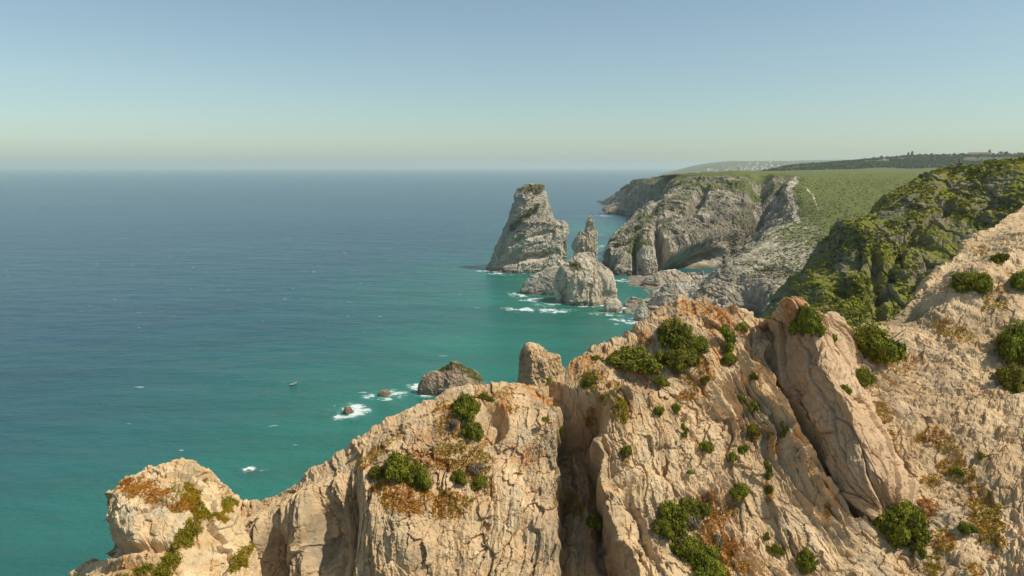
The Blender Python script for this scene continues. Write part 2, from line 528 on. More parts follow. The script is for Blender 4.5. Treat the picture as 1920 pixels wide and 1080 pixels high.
    # the dark gully: sharp left lip, floor, then a higher buttress on the right
    xl = 1046 + 5 * fbm(py * 0.02, py * 0 + 3.0) * 2
    xr = 1118 + (py - 740) * 0.16
    sg = (px - xl) / (xr - xl)
    act = sstep(722, 770, py)
    sg = sg + 0.16 * n_b + np.clip(sg, 0, 1) * .9 * n_a
    rib = ridged(wx * .85 + .3 * n_b, wy * .10, None, 4)
    prof = -4.6 * sstep(-0.02, 0.08, sg) * (1 - sstep(0.62, 1.05, sg))
    prof *= 1 - .35 * ell(px, py, 1085, 1000, 30, 90, 0, .6)
    D += act * (1.9 * rib - .9) * sstep(.15, .45, sg) * (1 - sstep(1.1, 1.9, sg))
    but = 1.9 * sstep(0.62, 1.08, sg) * (1 - sstep(1.15, 4.2, sg))
    D += act * (prof + but)
    # recess beside the upper bushes, notch under the lichen ledge
    D -= 1.5 * ell(px, py, 922, 792, 26, 30, 20, 0.35)
    D -= 1.6 * ell(px, py, 1035, 722, 34, 15, 12, 0.4)
    # left wall of buttress facing the sea
    D -= 1.8 * ell(px, py, 632, 1000, 42, 110, 8, 0.4)
    D += 1.3 * ell(px, py, 735, 1010, 62, 110, 5, 0.5)
    D -= 1.1 * ell(px, py, 515, 1080, 22, 110, 5, 0.4)
    # open joint along the foot of the spur's left wall
    dj = np.full(px.shape, 99.0)
    jp = [(1450, 655), (1476, 735), (1504, 800), (1538, 864), (1575, 915), (1610, 955)]
    for (x0, y0), (x1, y1) in zip(jp[:-1], jp[1:]):
        tt = np.clip(((px - x0) * (x1 - x0) + (py - y0) * (y1 - y0)) / ((x1 - x0) ** 2 + (y1 - y0) ** 2), 0, 1)
        dj = np.minimum(dj, np.hypot(px - x0 - tt * (x1 - x0), py - y0 - tt * (y1 - y0)))
    D -= 2.0 * (1 - sstep(3, 13, dj + 5 * n_b))
    # shelf on the right upper slope
    D += 0.9 * ell(px, py, 1790, 560, 90, 40, -30, 0.6)
    crest_fade = 0.55 + 0.45 * np.abs(np.clip((sv - 6.0) / 0.5, -1, 1))
    fade = np.where(sv > 6.0, np.clip(1 - (sv - 7.5) * 0.4, 0.2, 1), 1)
    P = G + N * (D * crest_fade * fade - 0.35)[..., None]
    # attributes
    tone = 0.5 + 0.55 * fbm(wx * 0.5, wy * 0.12, None, 5) + (cid - 0.5) * 0.16 + (cid2 - 0.5) * 0.10
    tone += 0.05 * sandy
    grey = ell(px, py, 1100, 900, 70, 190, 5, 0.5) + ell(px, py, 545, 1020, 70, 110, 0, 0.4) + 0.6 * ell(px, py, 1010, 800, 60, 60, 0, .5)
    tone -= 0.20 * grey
    nl = fbm(X * 0.55, Y * 0.55, Z * 0.55, 5)
    lich = np.zeros_like(px)
    for (cx, cy, rx, ry, a, k) in [(1325, 600, 70, 38, 20, 1.3), (1240, 625, 40, 40, 0, .9), (1100, 688, 60, 26, -10, 1.3), (1010, 715, 60, 18, -8, 1.0), (1180, 690, 60, 25, 0, .7),
                                   (920, 750, 60, 30, 0, .8), (1150, 760, 80, 60, 0, .5), (1290, 720, 60, 50, 0, .4), (960, 830, 90, 80, 0, .35), (1110, 800, 20, 40, 0, .5),
                                   (760, 840, 90, 60, -20, .4), (1500, 640, 60, 40, 0, .4), (1320, 660, 60, 60, 50, .8), (820, 800, 60, 50, 0, .5)]:
        lich = np.maximum(lich, k * ell(px, py, cx, cy, rx, ry, a, 0.6))
    lich = np.clip(lich * 1.15 - 0.48 + 2.0 * nl, 0, 1) * (lich > 0.02)
    veg = np.clip(ell(px, py, 1700, 590, 60, 18, 10, .6) + 0.0, 0, 1) * 0.5
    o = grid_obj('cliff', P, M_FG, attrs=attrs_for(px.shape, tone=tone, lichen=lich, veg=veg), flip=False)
    structure(o)
    vis = (sv > 1.5) & (sv < 6.4)
    qx, qy = project(P[vis])
    SURF['fg'] = (qx, qy, P[vis], N[vis])

def hit(px, py, name='fg', r=5.0):
    qx, qy, P, N = SURF[name]
    d2 = (qx - px) ** 2 + (qy - py) ** 2
    m = d2 < r * r
    if m.any():
        idx = np.where(m)[0]
        k = idx[np.argmin(P[idx, 1])]
    else:
        k = int(np.argmin(d2))
    return P[k].copy(), N[k].copy()

def build_crag():
    f = [  # columns: five front rows bottom -> crest, left to right
        [(120, 1200, 47), (168, 1060, 49), (214, 1030, 50), (212, 985, 50), (214, 950, 50)],
        [(122, 1200, 41), (150, 1052, 42), (207, 1024, 42.8), (190, 978, 43), (197, 935, 43.5)],
        [(190, 1200, 36.5), (205, 1062, 38.2), (228, 1022, 39.0), (215, 960, 40.5), (222, 906, 43)],
        [(275, 1200, 35), (285, 1075, 36.8), (290, 1025, 38.0), (285, 955, 40.0), (280, 895, 44)],
        [(360, 1200, 35.5), (355, 1075, 37.5), (350, 1020, 38.6), (350, 950, 40.6), (345, 881, 45)],
        [(430, 1200, 36.5), (425, 1085, 38.8), (418, 1030, 39.8), (412, 965, 41.6), (405, 913, 45)],
        [(475, 1200, 38), (475, 1095, 40.2), (472, 1050, 41.2), (468, 1000, 42.6), (460, 944, 45)],
        [(520, 1200, 42), (515, 1100, 43.5), (510, 1060, 44.5), (505, 1010, 45.5), (498, 965, 47)],
    ]
    rows = [[at(*c[k]) for c in f] for k in range(5)]
    low = [p + np.array((0, -4, -30)) for p in rows[0]]
    crest = rows[-1]
    bk = back_rows(crest, [(2.0, -0.5), (6, -9), (14, -45), (22, -98)])
    G = loft([[p + np.array((0, -6, -60)) for p in rows[0]], low] + rows + bk, 620, 560)
    N = normals(G, (0, 0, CAM_Z)); U, V = arclen(G); px, py = project(G)
    X, Y, Z = G[..., 0], G[..., 1], G[..., 2]
    wx = U + 1.0 * fbm(X * 0.15, Y * 0.15, Z * 0.15, 3); wy = V + 1.0 * fbm(X * 0.15 + 9, Y * 0.15, Z * 0.15, 3)
    D = 1.5 * fbm(X * 0.13, Y * 0.13, Z * 0.13, 4)
    nb = fbm(X * .7, Y * .7, Z * .7, 4)
    f1, f2, cid, tl = worley(wx * 0.30 + 4 + .5 * nb, wy * 0.26 + .5 * nb, 4)
    D += (cid - 0.5) * 0.6 + tl * 0.6 - 0.35 * (1 - sstep(0, 0.035, f2 - f1)) * np.clip(.3 + 3 * fbm(X * .2, Y * .2, Z * .2, 2), 0, 1)
    f1, f2, cid2, tl = worley(wx * 1.3 + .9 * nb, wy * 0.8 + .9 * nb, 5)
    D += (cid2 - 0.5) * 0.16 + tl * 0.30 - 0.10 * (1 - sstep(0, 0.10, f2 - f1)) * (nb > .02)
    D += 0.16 * ridged(X * 0.9, Y * 0.9, Z * 0.9, 5) + 0.10 * fbm(X * 3, Y * 3, Z * 3, 4)
    # joint that splits off the lower ledge
    jl = py - (1032 - (px - 200) * 0.10)
    D -= 0.8 * np.exp(-(jl / 7.0) ** 2) * (px < 330)
    # crest rubble
    D += 0.30 * ridged(X * 1.6, Y * 1.6, Z * 1.6, 4) * ell(px, py, 350, 895, 160, 30, 10, .5)
    P = G + N * (D - 0.5)[..., None]
    nl = fbm(X * 0.6, Y * 0.6, Z * 0.6, 5)
    lich = np.clip(ell(px, py, 240, 1060, 70, 25, -10, .6) * 0.7 + 1.2 * nl, 0, 1) * ell(px, py, 250, 1050, 110, 60, 0, .5)
    tone = 0.56 + 0.5 * fbm(wx * 0.3, wy * 0.3, None, 5)
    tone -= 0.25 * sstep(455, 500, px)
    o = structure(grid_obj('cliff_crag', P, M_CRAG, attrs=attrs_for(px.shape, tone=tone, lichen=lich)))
    v = np.zeros(px.shape, bool); v[60:400] = True
    v &= (N[..., 1] < 0.2)
    qx, qy = project(P[v]); SURF['crag'] = (qx, qy, P[v], N[v])

def build_spur():
    cen = [(1492, 566), (1515, 610), (1545, 680), (1578, 750), (1610, 820), (1640, 890), (1668, 960)]
    lef = [(1444, 612), (1458, 672), (1482, 735), (1512, 800), (1545, 862), (1590, 925), (1640, 975)]
    rig = [(1545, 590), (1592, 652), (1632, 730), (1660, 800), (1682, 862), (1700, 920), (1705, 975)]
    H = [2.4, 2.9, 3.0, 2.9, 2.5, 1.6, -0.3]
    rows = []
    for c, l, r, h in zip(cen, lef, rig, H):
        yc = [hit(p[0], max(p[1], 640), 'fg', 9)[0][1] for p in (l, c, r)]
        ym = float(np.mean(yc))
        row = [at(l[0] + 16, l[1] + 8, ym + 1.8), at(l[0], l[1], ym - 0.2), at(l[0] * .64 + c[0] * .36, l[1] * .64 + c[1] * .36, ym - h * 0.55),
               at(c[0], c[1], ym - h), at(c[0] * .5 + r[0] * .5, c[1] * .5 + r[1] * .5, ym - h * 0.75), at(r[0], r[1], ym - 0.15), at(r[0] + 25, r[1] + 12, ym + 2.0)]
        rows.append(row)
    top = [p + np.array((0, 2.2, -0.8)) for p in rows[0]]
    top2 = [p + np.array((0, 6.0, -9.0)) for p in rows[0]]
    G = loft([top2, top] + rows, 620, 360)
    N = normals(G, (0, 0, CAM_Z)); U, V = arclen(G); px, py = project(G)
    X, Y, Z = G[..., 0], G[..., 1], G[..., 2]
    wx = U + 0.5 * fbm(X * .3, Y * .3, Z * .3, 3); wy = V
    D = 0.9 * fbm(X * 0.25, Y * 0.25, Z * 0.25, 4)
    f1, f2, cid, tl = worley(wx * 0.8, wy * 0.22, 6)
    D += (cid - 0.5) * 0.45 + tl * 0.6 - 0.16 * (1 - sstep(0, 0.08, f2 - f1))
    f1, f2, cid2, tl = worley(wx * 2.6, wy * 0.9, 7)
    D += (cid2 - 0.5) * 0.10 + tl * 0.2 - 0.05 * (1 - sstep(0, 0.12, f2 - f1))
    D += 0.10 * ridged(wx * 1.8, wy * 0.5, None, 4) + 0.08 * fbm(X * 3, Y * 3, Z * 3, 4)
    P = G + N * (D - 0.1)[..., None]
    tone = 0.52 + 0.45 * fbm(wx * 0.6, wy * 0.2, None, 4)
    lich = np.clip(ell(px, py, 1500, 585, 40, 25, 30, .5) * 0.9 + 1.0 * fbm(X * 0.8, Y * 0.8, Z * 0.8, 4), 0, 1) * ell(px, py, 1510, 595, 60, 40, 30, .5)
    structure(grid_obj('rock_spur', P, M_SPUR, attrs=attrs_for(px.shape, tone=tone, lichen=lich)))
    qx, qy = project(P); v = N[..., 1] < 0.3
    SURF['spur'] = (qx[v], qy[v], P[v], N[v])

build_foreground()
build_crag()
build_spur()

# =============================================================== SEA STACKS AND ROCKS
FOOT = []
def stack(name, levels, Yc, depth, mat, label=None, cat='rock', group=None, nv=240, nu=320, amp=1.0, sc=1.0, seed=0, vegf=None, base_z=-4.0, lean=0.0, rot=0.0, bulk=0.10, dents=()):
    """levels: (py, x_left, x_right) top to bottom as they measure at distance Yc; a closed, faceted solid"""
    L = np.array([(lv[0], lv[1], lv[2]) for lv in levels], float)
    dep = depth if isinstance(depth, (list, tuple)) else [depth] * len(levels)
    pts = []
    for (py, a, b), dr in zip(L, dep):
        A = at(a, py, Yc); B = at(b, py, Yc)
        hw = (B[0] - A[0]) / 2
        pts.append((A[2], (A[0] + B[0]) / 2, hw, hw * dr))
    pts = np.array(pts)
    bz = pts[-1].copy(); bz[0] = base_z
    if pts[-1][0] > base_z + 0.5: pts = np.vstack([pts, bz])
    s = np.linspace(0, len(pts) - 1, nv)
    Q = np.stack([np.interp(s, np.arange(len(pts)), pts[:, k]) for k in range(4)], 1)
    # ease corners a little
    for _ in range(max(2, nv // 60)):
        Q[1:-1] = 0.25 * Q[:-2] + 0.5 * Q[1:-1] + 0.25 * Q[2:]
    th = np.linspace(0, 2 * np.pi, nu, endpoint=False)
    H = Q[0, 0] - Q[-1, 0]
    rs = np.random.default_rng(seed + 100)
    # angular plan: radius of a rounded polygon with a few random sides
    k = 6
    an = np.sort(rs.uniform(0, 2 * np.pi, k) * 0.35 + np.arange(k) * 2 * np.pi / k)
    rr = np.min([1.0 / np.maximum(np.cos(th - a), 0.2) for a in an], axis=0)
    rr = np.clip(rr, 1, 1.25); rr = rr / rr.max()
    ca, sa = np.cos(th), np.sin(th)
    ex = ca * rr / max(abs(ca * rr).max(), 1e-6); ey = sa * rr
    X = Q[:, 1][:, None] + Q[:, 2][:, None] * ex[None]
    Y = Yc + lean * (Q[:, 0] - Q[-1, 0])[:, None] / max(H, 1) + Q[:, 3][:, None] * ey[None]
    Z = Q[:, 0][:, None] + 0 * X
    G = np.stack([X, Y, Z], -1)
    Gx = np.concatenate([G, G[:, :1]], 1)
    N = normals(Gx)[:, :-1]
    c0 = G.mean(axis=1, keepdims=True)
    if np.mean(np.sum(N * (G - c0), -1)) < 0: N = -N
    f = 1.0 / sc
    cr, sr = math.cos(rot), math.sin(rot)
    # bedding planes dip to the left: stretched coordinates
    a1 = (X * cr + Z * sr) * f; a2 = (-X * sr + Z * cr) * f; a3 = Y * f
    size = max(Q[:, 2].max(), 1)
    D = bulk * size * fbm(X / size * 1.1 + seed, Y / size * 1.1, Z / size * 1.1, 3)
    wn = fbm(a1 * .08, a3 * .08, a2 * .08, 4)
    D = D + amp * (3.0 * ridged(a1 * 0.06 + .3 * wn, a3 * 0.07, a2 * 0.02, 5, .62) - 2.0)
    w1, w2, cid, tl = worley((a1 + 0.4 * a3) * 0.085 + 0.8 * wn, a2 * 0.045 + a3 * 0.02 + .5 * wn, seed % 7)
    D = D + amp * ((cid - 0.5) * 3.0 + tl * 4.0 - 1.2 * (1 - sstep(0, 0.06, w2 - w1)))
    w1, w2, cid2, tl = worley((a1 + 0.5 * a3) * 0.28, a2 * 0.15 + a3 * 0.07, seed % 7 + 3)
    D = D + amp * ((cid2 - 0.5) * 1.1 + tl * 2.0 - 0.5 * (1 - sstep(0, 0.1, w2 - w1)))
    D = D + amp * (1.2 * fbm(X * f * 0.3, Y * f * 0.3, Z * f * 0.3, 5, .62) + 0.45 * ridged(a1 * 0.5, a3 * 0.5, a2 * 0.2, 3) - 0.3)
    gx, gy = project(G); gx = gx + 8 * wn
    for (cx, cy, rx, ry, an_, k_) in dents:
        D = D - k_ * ell(gx, gy, cx, cy, rx, ry, an_, .5) * (N[..., 1] < 0.2)
    w1, w2, c3, tl = worley((a1 + 0.5 * a3) * 0.75 + wn, a2 * 0.4 + a3 * 0.2 + wn, 3)
    D = D + amp * (tl * 0.9 + (c3 - .5) * .35 + 0.5 * fbm(X * f * 1.1, Y * f * 1.1, Z * f * 1.1, 4, .6))
    fade = np.clip(Q[:, 2] / (0.25 * size), 0.25, 1)[:, None]
    ring = np.argmin(np.abs(Q[:, 0] - 0.5)); FOOT.append((G + N * (D * fade)[..., None])[ring, ::4, :2].copy()) if abs(Q[ring, 0]) < 2 else None
    P = G + N * (D * fade)[..., None]
    P[0] = P[0].mean(axis=0)
    px, py = project(P)
    tone = 0.52 + 0.5 * fbm(a1 * 0.12, a3 * 0.12, a2 * 0.04, 5)
    veg = np.zeros(px.shape)
    if vegf is not None:
        veg = np.clip(vegf(px, py) * 1.2 - 0.25 + 1.3 * fbm(a1 * 0.15, a3 * .15, a2 * .15, 4), 0, 1) * (vegf(px, py) > 0.03)
    fc = grid_faces(nv, nu, True)
    o = mesh_obj(name, P.reshape(-1, 3), fc[:, ::-1], mat, attrs=attrs_for(px.shape, tone=tone, veg=veg))
    if label: tag(o, label, cat, group)
    return o

stack('sea_stack', [(345, 1000, 1014), (348, 988, 1020), (354, 974, 1026), (364, 964, 1031), (385, 957, 1036), (405, 951, 1042), (414, 949, 1050), (419, 947, 1072), (438, 942, 1075), (460, 934, 1076),
                    (480, 924, 1076), (500, 912, 1074), (513, 909, 1070), (528, 906, 1072)], 800, [0.9] * 7 + [0.6] * 7, M_STACK,
      'tallest pale grey sea stack, sloping up to a grassy rounded top', 'sea stack', seed=3, nv=420, nu=620, amp=1.0, sc=0.9, rot=-0.85, lean=6, dents=[(985, 484, 46, 7, -8, 7.5), (925, 492, 16, 15, -30, 6), (1010, 440, 22, 4, -20, 3), (968, 452, 20, 4, -35, 3), (1000, 400, 16, 3, -50, 2.5), (1060, 470, 8, 22, 10, 4)],
      vegf=lambda x, y: np.maximum(ell(x, y, 1003, 352, 30, 8, -10, .5), np.maximum(ell(x, y, 985, 405, 40, 6, -38, .6), 0.7 * ell(x, y, 962, 428, 22, 5, -40, .6))))
stack('rock_pinnacle', [(403, 1106, 1108), (407, 1101, 1112), (411, 1103, 1110), (415, 1098, 1114), (422, 1099, 1112), (430, 1093, 1116), (437, 1083, 1119), (448, 1074, 1120), (462, 1070, 1119), (478, 1072, 1118), (492, 1070, 1120), (515, 1060, 1125)],
      655, 0.8, M_BLOCK, 'slender jagged rock pinnacle rising behind the broad pale block', 'sea stack', seed=5, amp=0.62, sc=0.42, nv=300, nu=260, rot=0.15)
stack('sea_rock', [(478, 1088, 1112), (488, 1072, 1124), (500, 1056, 1134), (512, 1042, 1144), (526, 1036, 1152), (545, 1038, 1158), (562, 1044, 1160), (580, 1050, 1160), (596, 1050, 1160)],
      596, [0.5, .6, .65, .7, .7, .7, .7, .7, .7], M_BLOCK, 'broad pale rock block at the foot of the pinnacle, its left side in shade', 'sea rock', seed=8, amp=0.62, sc=0.9, nv=340, nu=420, rot=-0.35, lean=14, dents=[(1110, 540, 3, 40, 8, 3), (1048, 540, 12, 45, -10, 5), (1140, 560, 14, 14, 0, 3.5), (1128, 525, 4, 30, -15, 2)],
      vegf=lambda x, y: ell(x, y, 1080, 499, 12, 8, 0, .5))
stack('sea_rock', [(500, 1034, 1052), (508, 1012, 1056), (517, 992, 1060), (530, 980, 1062), (545, 975, 1064), (560, 975, 1066), (575, 975, 1066)],
      650, 0.6, M_STACK, 'low sloping grey rock joined to the left side of the broad pale block', 'sea rock', seed=12, amp=0.5, sc=0.8, rot=-0.7)
stack('sea_rock', [(561, 1142, 1158), (566, 1134, 1164), (575, 1130, 1166), (588, 1133, 1164), (596, 1133, 1164)], 563, 0.8, M_BLOCK,
      'smooth rounded pinkish boulder at the right foot of the broad pale block', 'boulder', seed=14, amp=0.12, sc=0.5, nv=120, nu=160)
stack('sea_rock', [(562, 1203, 1208), (572, 1198, 1212), (583, 1191, 1215), (595, 1186, 1218), (604, 1183, 1221), (612, 1182, 1222)], 530, 0.7, M_STACK,
      'small pointed grey rock standing in the surf nearest the orange lichen crest', 'sea rock', seed=15, amp=0.28, sc=0.5, nv=160, nu=200, rot=0.5)
stack('sea_rock', [(507, 1240, 1272), (513, 1222, 1286), (521, 1204, 1296), (532, 1192, 1306), (544, 1187, 1312), (556, 1187, 1312)], 690, 0.45, M_BLOCK,
      'low brown ridge of rock at the back of the small cove', 'sea rock', seed=18, amp=0.5, sc=0.7, rot=0.4)
stack('sea_rock', [(531, 1252, 1266), (541, 1240, 1276), (553, 1226, 1284), (568, 1216, 1292), (582, 1212, 1296), (594, 1212, 1298)], 578, 0.7, M_STACK,
      'hump of layered grey rock between the pointed surf rock and the headland', 'sea rock', seed=21, amp=0.45, sc=0.6, rot=0.6)
stack('sea_rock', [(540, 1238, 1262), (546, 1222, 1272), (556, 1212, 1282), (566, 1208, 1282)], 622, 0.6, M_BLOCK,
      'flat pale tan rock slab behind the hump of layered grey rock', 'sea rock', seed=24, amp=0.15, sc=0.6, nv=120, nu=160)
stack('rocky_islet', [(677, 846, 860), (683, 838, 872), (691, 826, 886), (700, 815, 898), (709, 806, 906), (720, 802, 912), (740, 805, 916), (760, 812, 920)],
      357, 0.9, M_ISLET, 'brown rocky islet with a green grassy peak behind the cliff crest', 'islet', seed=30, amp=0.38, sc=0.34, nv=300, nu=360, rot=0.9,
      vegf=lambda x, y: np.maximum(ell(x, y, 880, 697, 38, 9, 32, .5), ell(x, y, 835, 690, 18, 7, -40, .5)))
stack('sea_rock', [(696, 806, 826), (703, 790, 840), (712, 782, 845), (722, 776, 846), (731, 776, 846), (742, 778, 846)], 352, 0.5, M_ISLET,
      'low brown shelf of rock on the seaward side of the grassy islet', 'sea rock', seed=31, amp=0.25, sc=0.3, nv=150, nu=200, rot=0.3)
stack('sea_rock', [(731, 715, 727), (734, 710, 731), (739, 707, 734), (743, 707, 734)], 349, 0.8, M_ISLET,
      'small reddish brown rock ringed by foam left of the grassy islet', 'sea rock', seed=33, amp=0.10, sc=0.2, nv=90, nu=130)
stack('sea_rock', [(762, 649, 656), (767, 645, 660), (773, 642, 663), (777, 642, 663)], 322, 0.7, M_ISLET,
      'jagged little rock almost covered by a burst of white surf', 'sea rock', seed=35, amp=0.12, sc=0.2, nv=80, nu=120)
stack('sea_rock', [(880, 464, 470), (882, 459, 476), (885, 456, 480)], 257, 0.6, M_ISLET,
      'barely awash dark rock in the water above the left crag', 'sea rock', seed=36, amp=0.06, sc=0.15, nv=60, nu=90, base_z=-2)
structure(stack('rock_knob', [(642, 990, 1000), (647, 981, 1014), (655, 977, 1026), (662, 975, 1034), (666, 974, 1052), (682, 972, 1060), (700, 970, 1066), (760, 962, 1080), (980, 935, 1120), (1500, 900, 1200)],
      88, 0.8, M_FG, seed=40, amp=0.10, sc=0.085, nv=420, nu=360, rot=0.2, base_z=20))
# tips of rock off the far cape
for (x0, x1, yy, lab) in [(1096, 1117, 402, 'thin flat reef lying in the water before the far cape'), (1118, 1133, 401, 'dark low reef closest to the tip of the far cape')]:
    c = (x0 + x1) / 2
    stack('sea_rock', [(yy - 2.2, c - 3, c + 3), (yy - 1, x0 + 3, x1 - 3), (yy, x0, x1), (yy + 1.5, x0, x1)], 1790, 0.5, M_ISLET, lab, 'reef', seed=int(x0), amp=0.25, sc=0.8, nv=50, nu=90)

# =============================================================== HEADLAND
def terrain(name, G, mat, disp, attr, vis=None, toward=(0, 0, 160)):
    N = normals(G, toward); U, V = arclen(G); px, py = project(G)
    D = disp(G, U, V, px, py)
    P = G + N * D[..., None]
    N2 = normals(P, toward)
    at_ = attr(P, N2, U, V, px, py)
    o = structure(grid_obj(name, P, mat, attrs=attrs_for(px.shape, **at_)))
    qx, qy = project(P)
    SURF[name] = (qx.ravel(), qy.ravel(), P.reshape(-1, 3), N2.reshape(-1, 3))
    return o

def cliff_disp(amp=1.0, f=1.0, rot=-0.75):
    def d(G, U, V, px, py):
        X, Y, Z = G[..., 0] * f, G[..., 1] * f, G[..., 2] * f
        a1 = X * math.cos(rot) + Z * math.sin(rot); a2 = -X * math.sin(rot) + Z * math.cos(rot)
        D = 9 * fbm(X * 0.011, Y * 0.011, Z * 0.011, 4)
        wn = fbm(X * .05 + 3, Y * .05, Z * .05, 4)
        D += 3.2 * (ridged(a1 * 0.035 + .5 * wn, Y * 0.016, a2 * 0.011, 5, .62) - 0.6)
        w1, w2, c, tl = worley(a1 * 0.05 + Y * 0.02 + 1.0 * wn, a2 * 0.026 + Y * 0.01 + .6 * wn, 2)
        D += (c - 0.5) * 4.5 + tl * 8 - 1.5 * (1 - sstep(0, .06, w2 - w1))
        w1, w2, c, tl = worley(a1 * 0.16 + Y * 0.07 + 1.2 * wn, a2 * 0.09 + Y * 0.03 + wn, 4)
        D += (c - 0.5) * 2.0 + tl * 3.4 - 0.9 * (1 - sstep(0, .08, w2 - w1))
        D += 5.0 * fbm(X * .07, Y * .07, Z * .07, 6, 0.70) + 1.6 * ridged(a1 * .25, Y * .2, a2 * .12, 3)
        w1, w2, c, tl = worley(a1 * .42 + Y * .2 + wn * 2, a2 * .22 + Y * .1 + wn * 2, 5)
        D += tl * 2.2 + (c - .5) * .8 + 2.2 * fbm(X * .24, Y * .24, Z * .24, 5, .65)
        return amp * (D - 2.5) / f
    return d

def scrub_bumps(G, f=1.0):
    X, Y, Z = G[..., 0] * f, G[..., 1] * f, G[..., 2] * f
    return (0.9 * fbm(X * 0.22, Y * 0.22, Z * 0.22, 4) + 1.6 * fbm(X * 0.05, Y * 0.05, Z * 0.05, 3)) / f

# far cape
ctop = [(1136, 400, 1790), (1146, 394, 1790), (1160, 388, 1790), (1178, 372, 1770), (1196, 352, 1750), (1212, 340, 1700), (1245, 337, 1620), (1300, 333, 1500), (1345, 332, 1400)]
cbas = [(1134, 405, 0), (1145, 404, 0), (1162, 405, 0), (1185, 408, 0), (1205, 412, 0), (1225, 425, 0), (1260, 440, 0), (1310, 450, 0), (1345, 455, 0)]
top = [at(*c) for c in ctop]; bas = [at_z(c[0], c[1], -4) for c in cbas]
midr = [0.5 * a + 0.5 * b + np.array((-4, -10, 3)) for a, b in zip(top, bas)]
back = [t + np.array((10, 150, 2)) for t in top]
back2 = [t + np.array((20, 400, -20)) for t in top]
back3 = [np.array((t[0], t[1] + 700, -5)) for t in top]
cd = cliff_disp(0.9)
terrain('far_cape', loft([bas, midr, top, back, back2, back3], 260, 260), M_HEAD, cd,
        lambda P, N, U, V, px, py: dict(tone=0.42 + 0.5 * fbm(P[..., 0] * .03, P[..., 1] * .03, P[..., 2] * .06, 5), veg=np.clip(sstep(0.62, 0.8, np.abs(N[..., 2])) + 0.6 * fbm(P[..., 0] * .03, P[..., 1] * .03, P[..., 2] * .03, 4) - .2, 0, 1) * sstep(25, 60, P[..., 2])))

# main headland wall: rows base -> rim, columns from the seaward corner round the bay to the gully behind the spur
W = [
    [(1150, 448, 1100), (1185, 410, 1120), (1220, 375, 1180), (1255, 348, 1240), (1285, 331, 1300)],
    [(1128, 490, 0), (1150, 440, 960), (1200, 400, 1010), (1235, 360, 1120), (1266, 330, 1200)],
    [(1140, 522, 0), (1162, 470, 800), (1212, 420, 900), (1252, 370, 1020), (1296, 327, 1150)],
    [(1175, 527, 0), (1185, 475, 780), (1235, 425, 860), (1280, 375, 970), (1330, 326, 1110)],
    [(1225, 528, 0), (1228, 480, 765), (1265, 430, 840), (1310, 380, 950), (1365, 326, 1080)],
    [(1258, 525, 0), (1268, 475, 775), (1300, 430, 835), (1345, 380, 930), (1400, 327, 1060)],
    [(1300, 520, 0), (1310, 470, 800), (1345, 425, 850), (1385, 378, 930), (1435, 328, 1045)],
    [(1345, 510, 830), (1365, 465, 835), (1395, 425, 865), (1425, 380, 930), (1465, 329, 1030)],
    [(1400, 500, 850), (1415, 465, 855), (1440, 425, 880), (1465, 380, 930), (1496, 332, 1015)],
    [(1450, 500, 860), (1465, 465, 870), (1485, 425, 890), (1505, 380, 940), (1530, 333, 1010)],
]
rows = []
for k in range(5):
    rows.append([at_z(c[k][0], c[k][1], -4) if c[k][2] == 0 else at(*c[k]) for c in W])
rim = rows[-1]
rows += [[p + np.array((12, 60, 0.5)) for p in rim], [p + np.array((60, 400, -6)) for p in rim]]
base_d = cliff_disp(1.0)
def wall_disp(G, U, V, px, py):
    D = base_d(G, U, V, px, py)
    rimf = 1 - 0.9 * sstep(333, 326, py)
    D = D * rimf
    X = px; Yp = py
    # sea cave hollow with overhanging brow, and the shaded cleft left of it
    D -= 30 * ell(X, Yp, 1300, 490, 52, 20, -14, 0.35)
    D += 12 * ell(X, Yp, 1300, 452, 70, 14, -16, 0.6)
    D -= 26 * ell(X, Yp, 1240, 475, 9, 48, -14, 0.5)
    D += 9 * ell(X, Yp, 1215, 480, 14, 45, -5, 0.6)
    D -= 14 * ell(X, Yp, 1188, 490, 4, 36, 0, 0.6)
    D -= 22 * ell(X, Yp, 1425, 352, 18, 24, 20, 0.6)
    D -= 18 * ell(X, Yp, 1445, 405, 22, 24, 35, 0.6)
    D -= 16 * ell(X, Yp, 1308, 372, 10, 26, 30, 0.6)
    D -= 12 * ell(X, Yp, 1236, 366, 8, 26, 30, 0.6)
    return D
def wall_attr(P, N, U, V, px, py):
    X, Y, Z = P[..., 0], P[..., 1], P[..., 2]
    n = fbm(X * .03, Y * .03, Z * .03, 5)
    g = np.clip((0.55 * sstep(0.25, 0.75, N[..., 2]) + 0.35 * sstep(60, 108, Z) + 2.0 * n - 0.36), 0, 1)
    g = np.maximum(g, sstep(331, 328, py) * 1.0)
    for (cx, cy, rx, ry, a) in [(1215, 408, 50, 6, -42), (1190, 450, 12, 25, 20), (1400, 345, 60, 10, 0), (1310, 345, 50, 9, 0)]:
        g = np.maximum(g, np.clip(ell(px, py, cx, cy, rx, ry, a, .5) + 1.4 * n - 0.1, 0, 1) * (ell(px, py, cx, cy, rx, ry, a, .6) > .05))
    t = 0.44 + 0.75 * fbm(X * .05, Y * .03, Z * .05, 5, 0.62) + 0.22 * sstep(40, 0, Z)
    t += 0.12 * ell(px, py, 1190, 470, 60, 60, 0, .6)
    return dict(tone=t, veg=g)
terrain('headland', loft(rows, 620, 760), M_HEAD, wall_disp, wall_attr)

